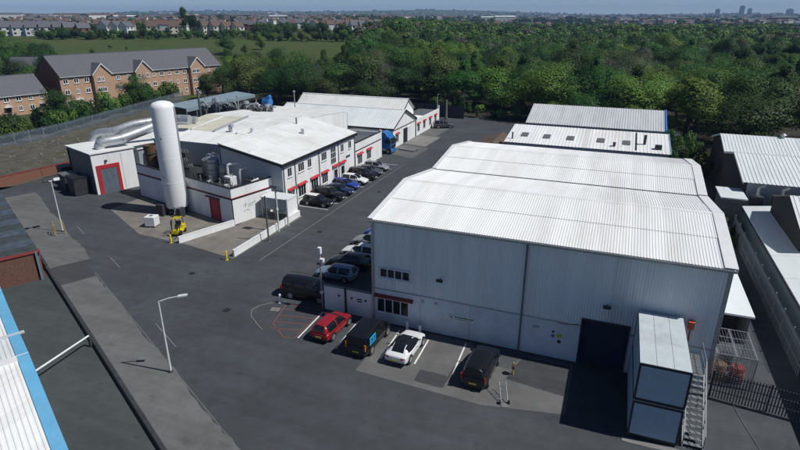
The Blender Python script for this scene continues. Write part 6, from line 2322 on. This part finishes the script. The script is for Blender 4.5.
for k, px in enumerate(range(-4, 136, 3)):
    if 0 < px < 34:
        continue
    pbush(px + rs.uniform(-1, 1), 376 + rs.uniform(-6, 12), rs.uniform(1.5, 2.6), 'dark bush in the hedgerow along top of left field', 'hedgerow above the left field')
for k, px in enumerate(range(136, 260, 4)):
    pbush(px + rs.uniform(-2, 2), 380 + rs.uniform(-8, 22), rs.uniform(1.2, 2.3), 'bush below the houses right of left hedgerow', 'bushes below the middle houses')
for k, px in enumerate(range(256, 352, 7)):
    ptree(px + rs.uniform(-3, 3), 368 + rs.uniform(-8, 24), rs.choice([0, 1, 2]), rs.choice(['dark', 'mid', 'dark', 'olive']), rs.uniform(.6, 1.0), 'dark tree in the clump before the central suburb', .95, 'clump before the central suburb')
    pbush(px + 2, 362 + rs.uniform(-4, 6), rs.uniform(1.8, 2.8), 'bush skirting the clump before central suburb', 'bushes skirting the clump')
for k, px in enumerate([140, 152, 166, 214, 226, 240, 250, 352, 392, 398, 404, 412, 420]):
    ptree(px + rs.uniform(-3, 3), 386 + rs.uniform(-8, 20), rs.choice([0, 1, 2]), rs.choice(['dark', 'mid']), rs.uniform(.5, .8), 'small tree between houses above the field', .85, 'small trees above the field')
# understorey along the front of the wood
for (x, y) in [(-30 + i * 3.0 + rs.uniform(-1, 1), 101.5 - i * .45 + rs.uniform(-1, 1.5)) for i in range(20)] + [(2 + i * 2.4, 77.5 + rs.uniform(-1.5, 1.5)) for i in range(10)] + [(26.5 + rs.uniform(-.8, 3.8), 57 + i * 2.2) for i in range(9)] + [(33 + i * 2.8, 70.5 + rs.uniform(-1, 1)) for i in range(16)]:
    me, tn = BUSH[rs.randrange(len(BUSH))]
    o = bpy.data.objects.new('shrub', me)
    COL.objects.link(o)
    s_ = rs.uniform(.9, 1.7)
    o.location = (x, y, 0)
    o.scale = (s_, s_, s_ * rs.uniform(.9, 1.5))
    o.rotation_euler = (0, 0, rs.uniform(0, 6.28))
    tag(o, tn + ' green shrub fronting the wood ' + zone(x, y), 'shrub', 'wood edge shrubs, ' + tn)

base = [crown_pts(rng, shapes[i % 3][1], shapes[i % 3][2], shapes[i % 3][3], 10, 240, .7) for i in range(8)]
Vs, Ts, Ns = [], [], []
for k in range(950):
    px, d = rs.uniform(-60, 860), rs.uniform(425, 1250)
    if px > 425 and d < 640:
        d += 250
    xc = (px - 400) * d / 586.0
    x, y = from_cd(xc, d)
    if any(abs(x - a) + abs(y - b2) < 7 for a, b2 in placed):
        continue
    add_far_tree(x, y, rs.uniform(.45, 1.0), rs.choice(['dark', 'dark', 'mid', 'olive']))
o = bpy.data.objects.new('suburban_trees', mesh_from_quads('suburban_trees', np.concatenate(Vs), lf, np.concatenate(Ts), np.concatenate(Ns)))
COL.objects.link(o)
o['kind'] = 'stuff'
o['label'] = 'scattered small trees among the far houses'
o['category'] = 'trees'

base = [crown_pts(rng, 7, 5, 4, 6, 60, 2.4) for i in range(8)]
Vs, Ts, Ns = [], [], []
for k in range(2600):
    d = 1150 * (6500 / 1150) ** rs.random()
    px = rs.uniform(-140, 940)
    xc = (px - 400) * d / 586.0
    if math.sin(xc * .006 + d * .003) + math.cos(d * .009) + rs.uniform(-1.2, 1.2) < -.1:
        continue
    x, y = from_cd(xc, d)
    add_far_tree(x, y, rs.uniform(.6, 1.5) * (1 + d / 6000), rs.choice(['dark', 'mid', 'olive']), 1.0)
o = bpy.data.objects.new('distant_trees', mesh_from_quads('distant_trees', np.concatenate(Vs), lf, np.concatenate(Ts), np.concatenate(Ns)))
COL.objects.link(o)
o['kind'] = 'stuff'
o['label'] = 'hazy tree belts on the far plain and hills'
o['category'] = 'trees'

b = [B(), B(), B(), B()]
for k in range(1500):
    d = 1100 * (5200 / 1100) ** rs.random()
    px = rs.uniform(-120, 920)
    xc = (px - 400) * d / 586.0
    if math.sin(xc * .004 + 1) * math.cos(d * .0025) < -.35:
        continue
    x, y = from_cd(xc, d)
    z = tz(x, y)
    w_, h, dp = rs.uniform(8, 26), rs.uniform(5, 7), rs.uniform(7, 10)
    if rs.random() < .06:
        w_, h, dp = rs.uniform(40, 90), rs.uniform(8, 12), 30
    a = YAW + rs.choice([0, .4, 1.2, -.3])
    U, V = Vector((math.cos(a), math.sin(a), 0)), Vector((-math.sin(a), math.cos(a), 0))
    o_ = Vector((x, y, z - 2))
    b[rs.choice([0, 1, 1, 0])].obox(o_, U * w_, V * dp, (0, 0, h + 2))
    q = o_ + Vector((0, 0, h + 2))
    b[2 if rs.random() < .6 else 3].ext([q - V * .4, q + V * (dp + .4), q + V * dp / 2 + Vector((0, 0, 3))], (0, 0, 0), U * w_)
tw = None
for i, (bb, mt) in enumerate(zip(b, (M('far_white', (.6, .6, .58), .8), fbk, slate, tile_brown))):
    o = bb.build('distant_town', mt, None, kind='stuff')
    o['label'] = ['pale walls', 'brick walls', 'grey roofs', 'brown roofs'][i] + ' of the hazy town on the horizon'
    o['category'] = 'town'
# a few landmarks on the skyline
for i, (px, d, w_, h, lb) in enumerate(((741, 4200, 26, 62, 'tallest tower block on the right skyline'), (749, 4300, 22, 44, 'lower tower block right beside tallest one'), (717, 4200, 24, 42, 'tower block left of the tallest on skyline'), (789, 4100, 40, 40, 'broad tower block near right edge of skyline'))):
    xc = (px - 400) * d / 586.0
    x, y = from_cd(xc, d)
    t = thing('tower_block', lb, 'tower', (x, y, tz(x, y)), YAW, 'tower blocks on the skyline')
    B().box(-w_ / 2, -10, -3, w_ / 2, 10, h).build('tower_body', concrete_lt, t, w=False)
    B().box(-w_ / 5, -5, h, w_ / 5, 5, h + 4).build('lift_house', concrete, t, w=False)
    for f in range(int(h / 6)):
        B().box(-w_ / 2 + 1, -10.3, 3 + f * 6, w_ / 2 - 1, -10.01, 5.4 + f * 6).build('window_band', glass, t, w=False)
for i, (px, d, w_, h, lb) in enumerate(((505, 1500, 52, 12, 'large pale warehouse on the horizon above the wood'), (488, 1700, 40, 9, 'long white shed left of the pale warehouse'), (122, 1300, 60, 7, 'long white shed beyond the left suburb'), (275, 1400, 55, 7, 'pale shed beyond the middle suburb'))):
    xc = (px - 400) * d / 586.0
    x, y = from_cd(xc, d)
    t = thing('distant_warehouse', lb, 'warehouse', (x, y, tz(x, y)), YAW, 'pale warehouses on the horizon')
    B().box(-w_ / 2, -12, -3, w_ / 2, 12, h).build('wall', MATS['far_white'], t, w=False)
    B().ext([(-w_ / 2 - .5, -12.5, h + .01), (-w_ / 2 - .5, 12.5, h + .01), (-w_ / 2 - .5, 0, h + 2.5)], (0, 0, 0), (w_ + 1, 0, 0)).build('roof', roof_pale, t, w=False, fix=True)

# ------------------------------------------------------------------ air: pale haze over the whole place
hb = B().box(CAMX - 9200, CAMY - 9200, -1.4, CAMX + 9200, CAMY + 9200, 150)
hm = bpy.data.materials.new('haze_air')
hm.use_nodes = True
hn = hm.node_tree
hn.nodes.remove(hn.nodes['Principled BSDF'])
pv = hn.nodes.new('ShaderNodeVolumePrincipled')
pv.inputs['Color'].default_value = (.40, .62, 1.0, 1)
pv.inputs['Density'].default_value = .00013
pv.inputs['Anisotropy'].default_value = 0.0
hn.links.new(pv.outputs[0], hn.nodes['Material Output'].inputs['Volume'])
ho = hb.build('haze', hm, None, kind='stuff')
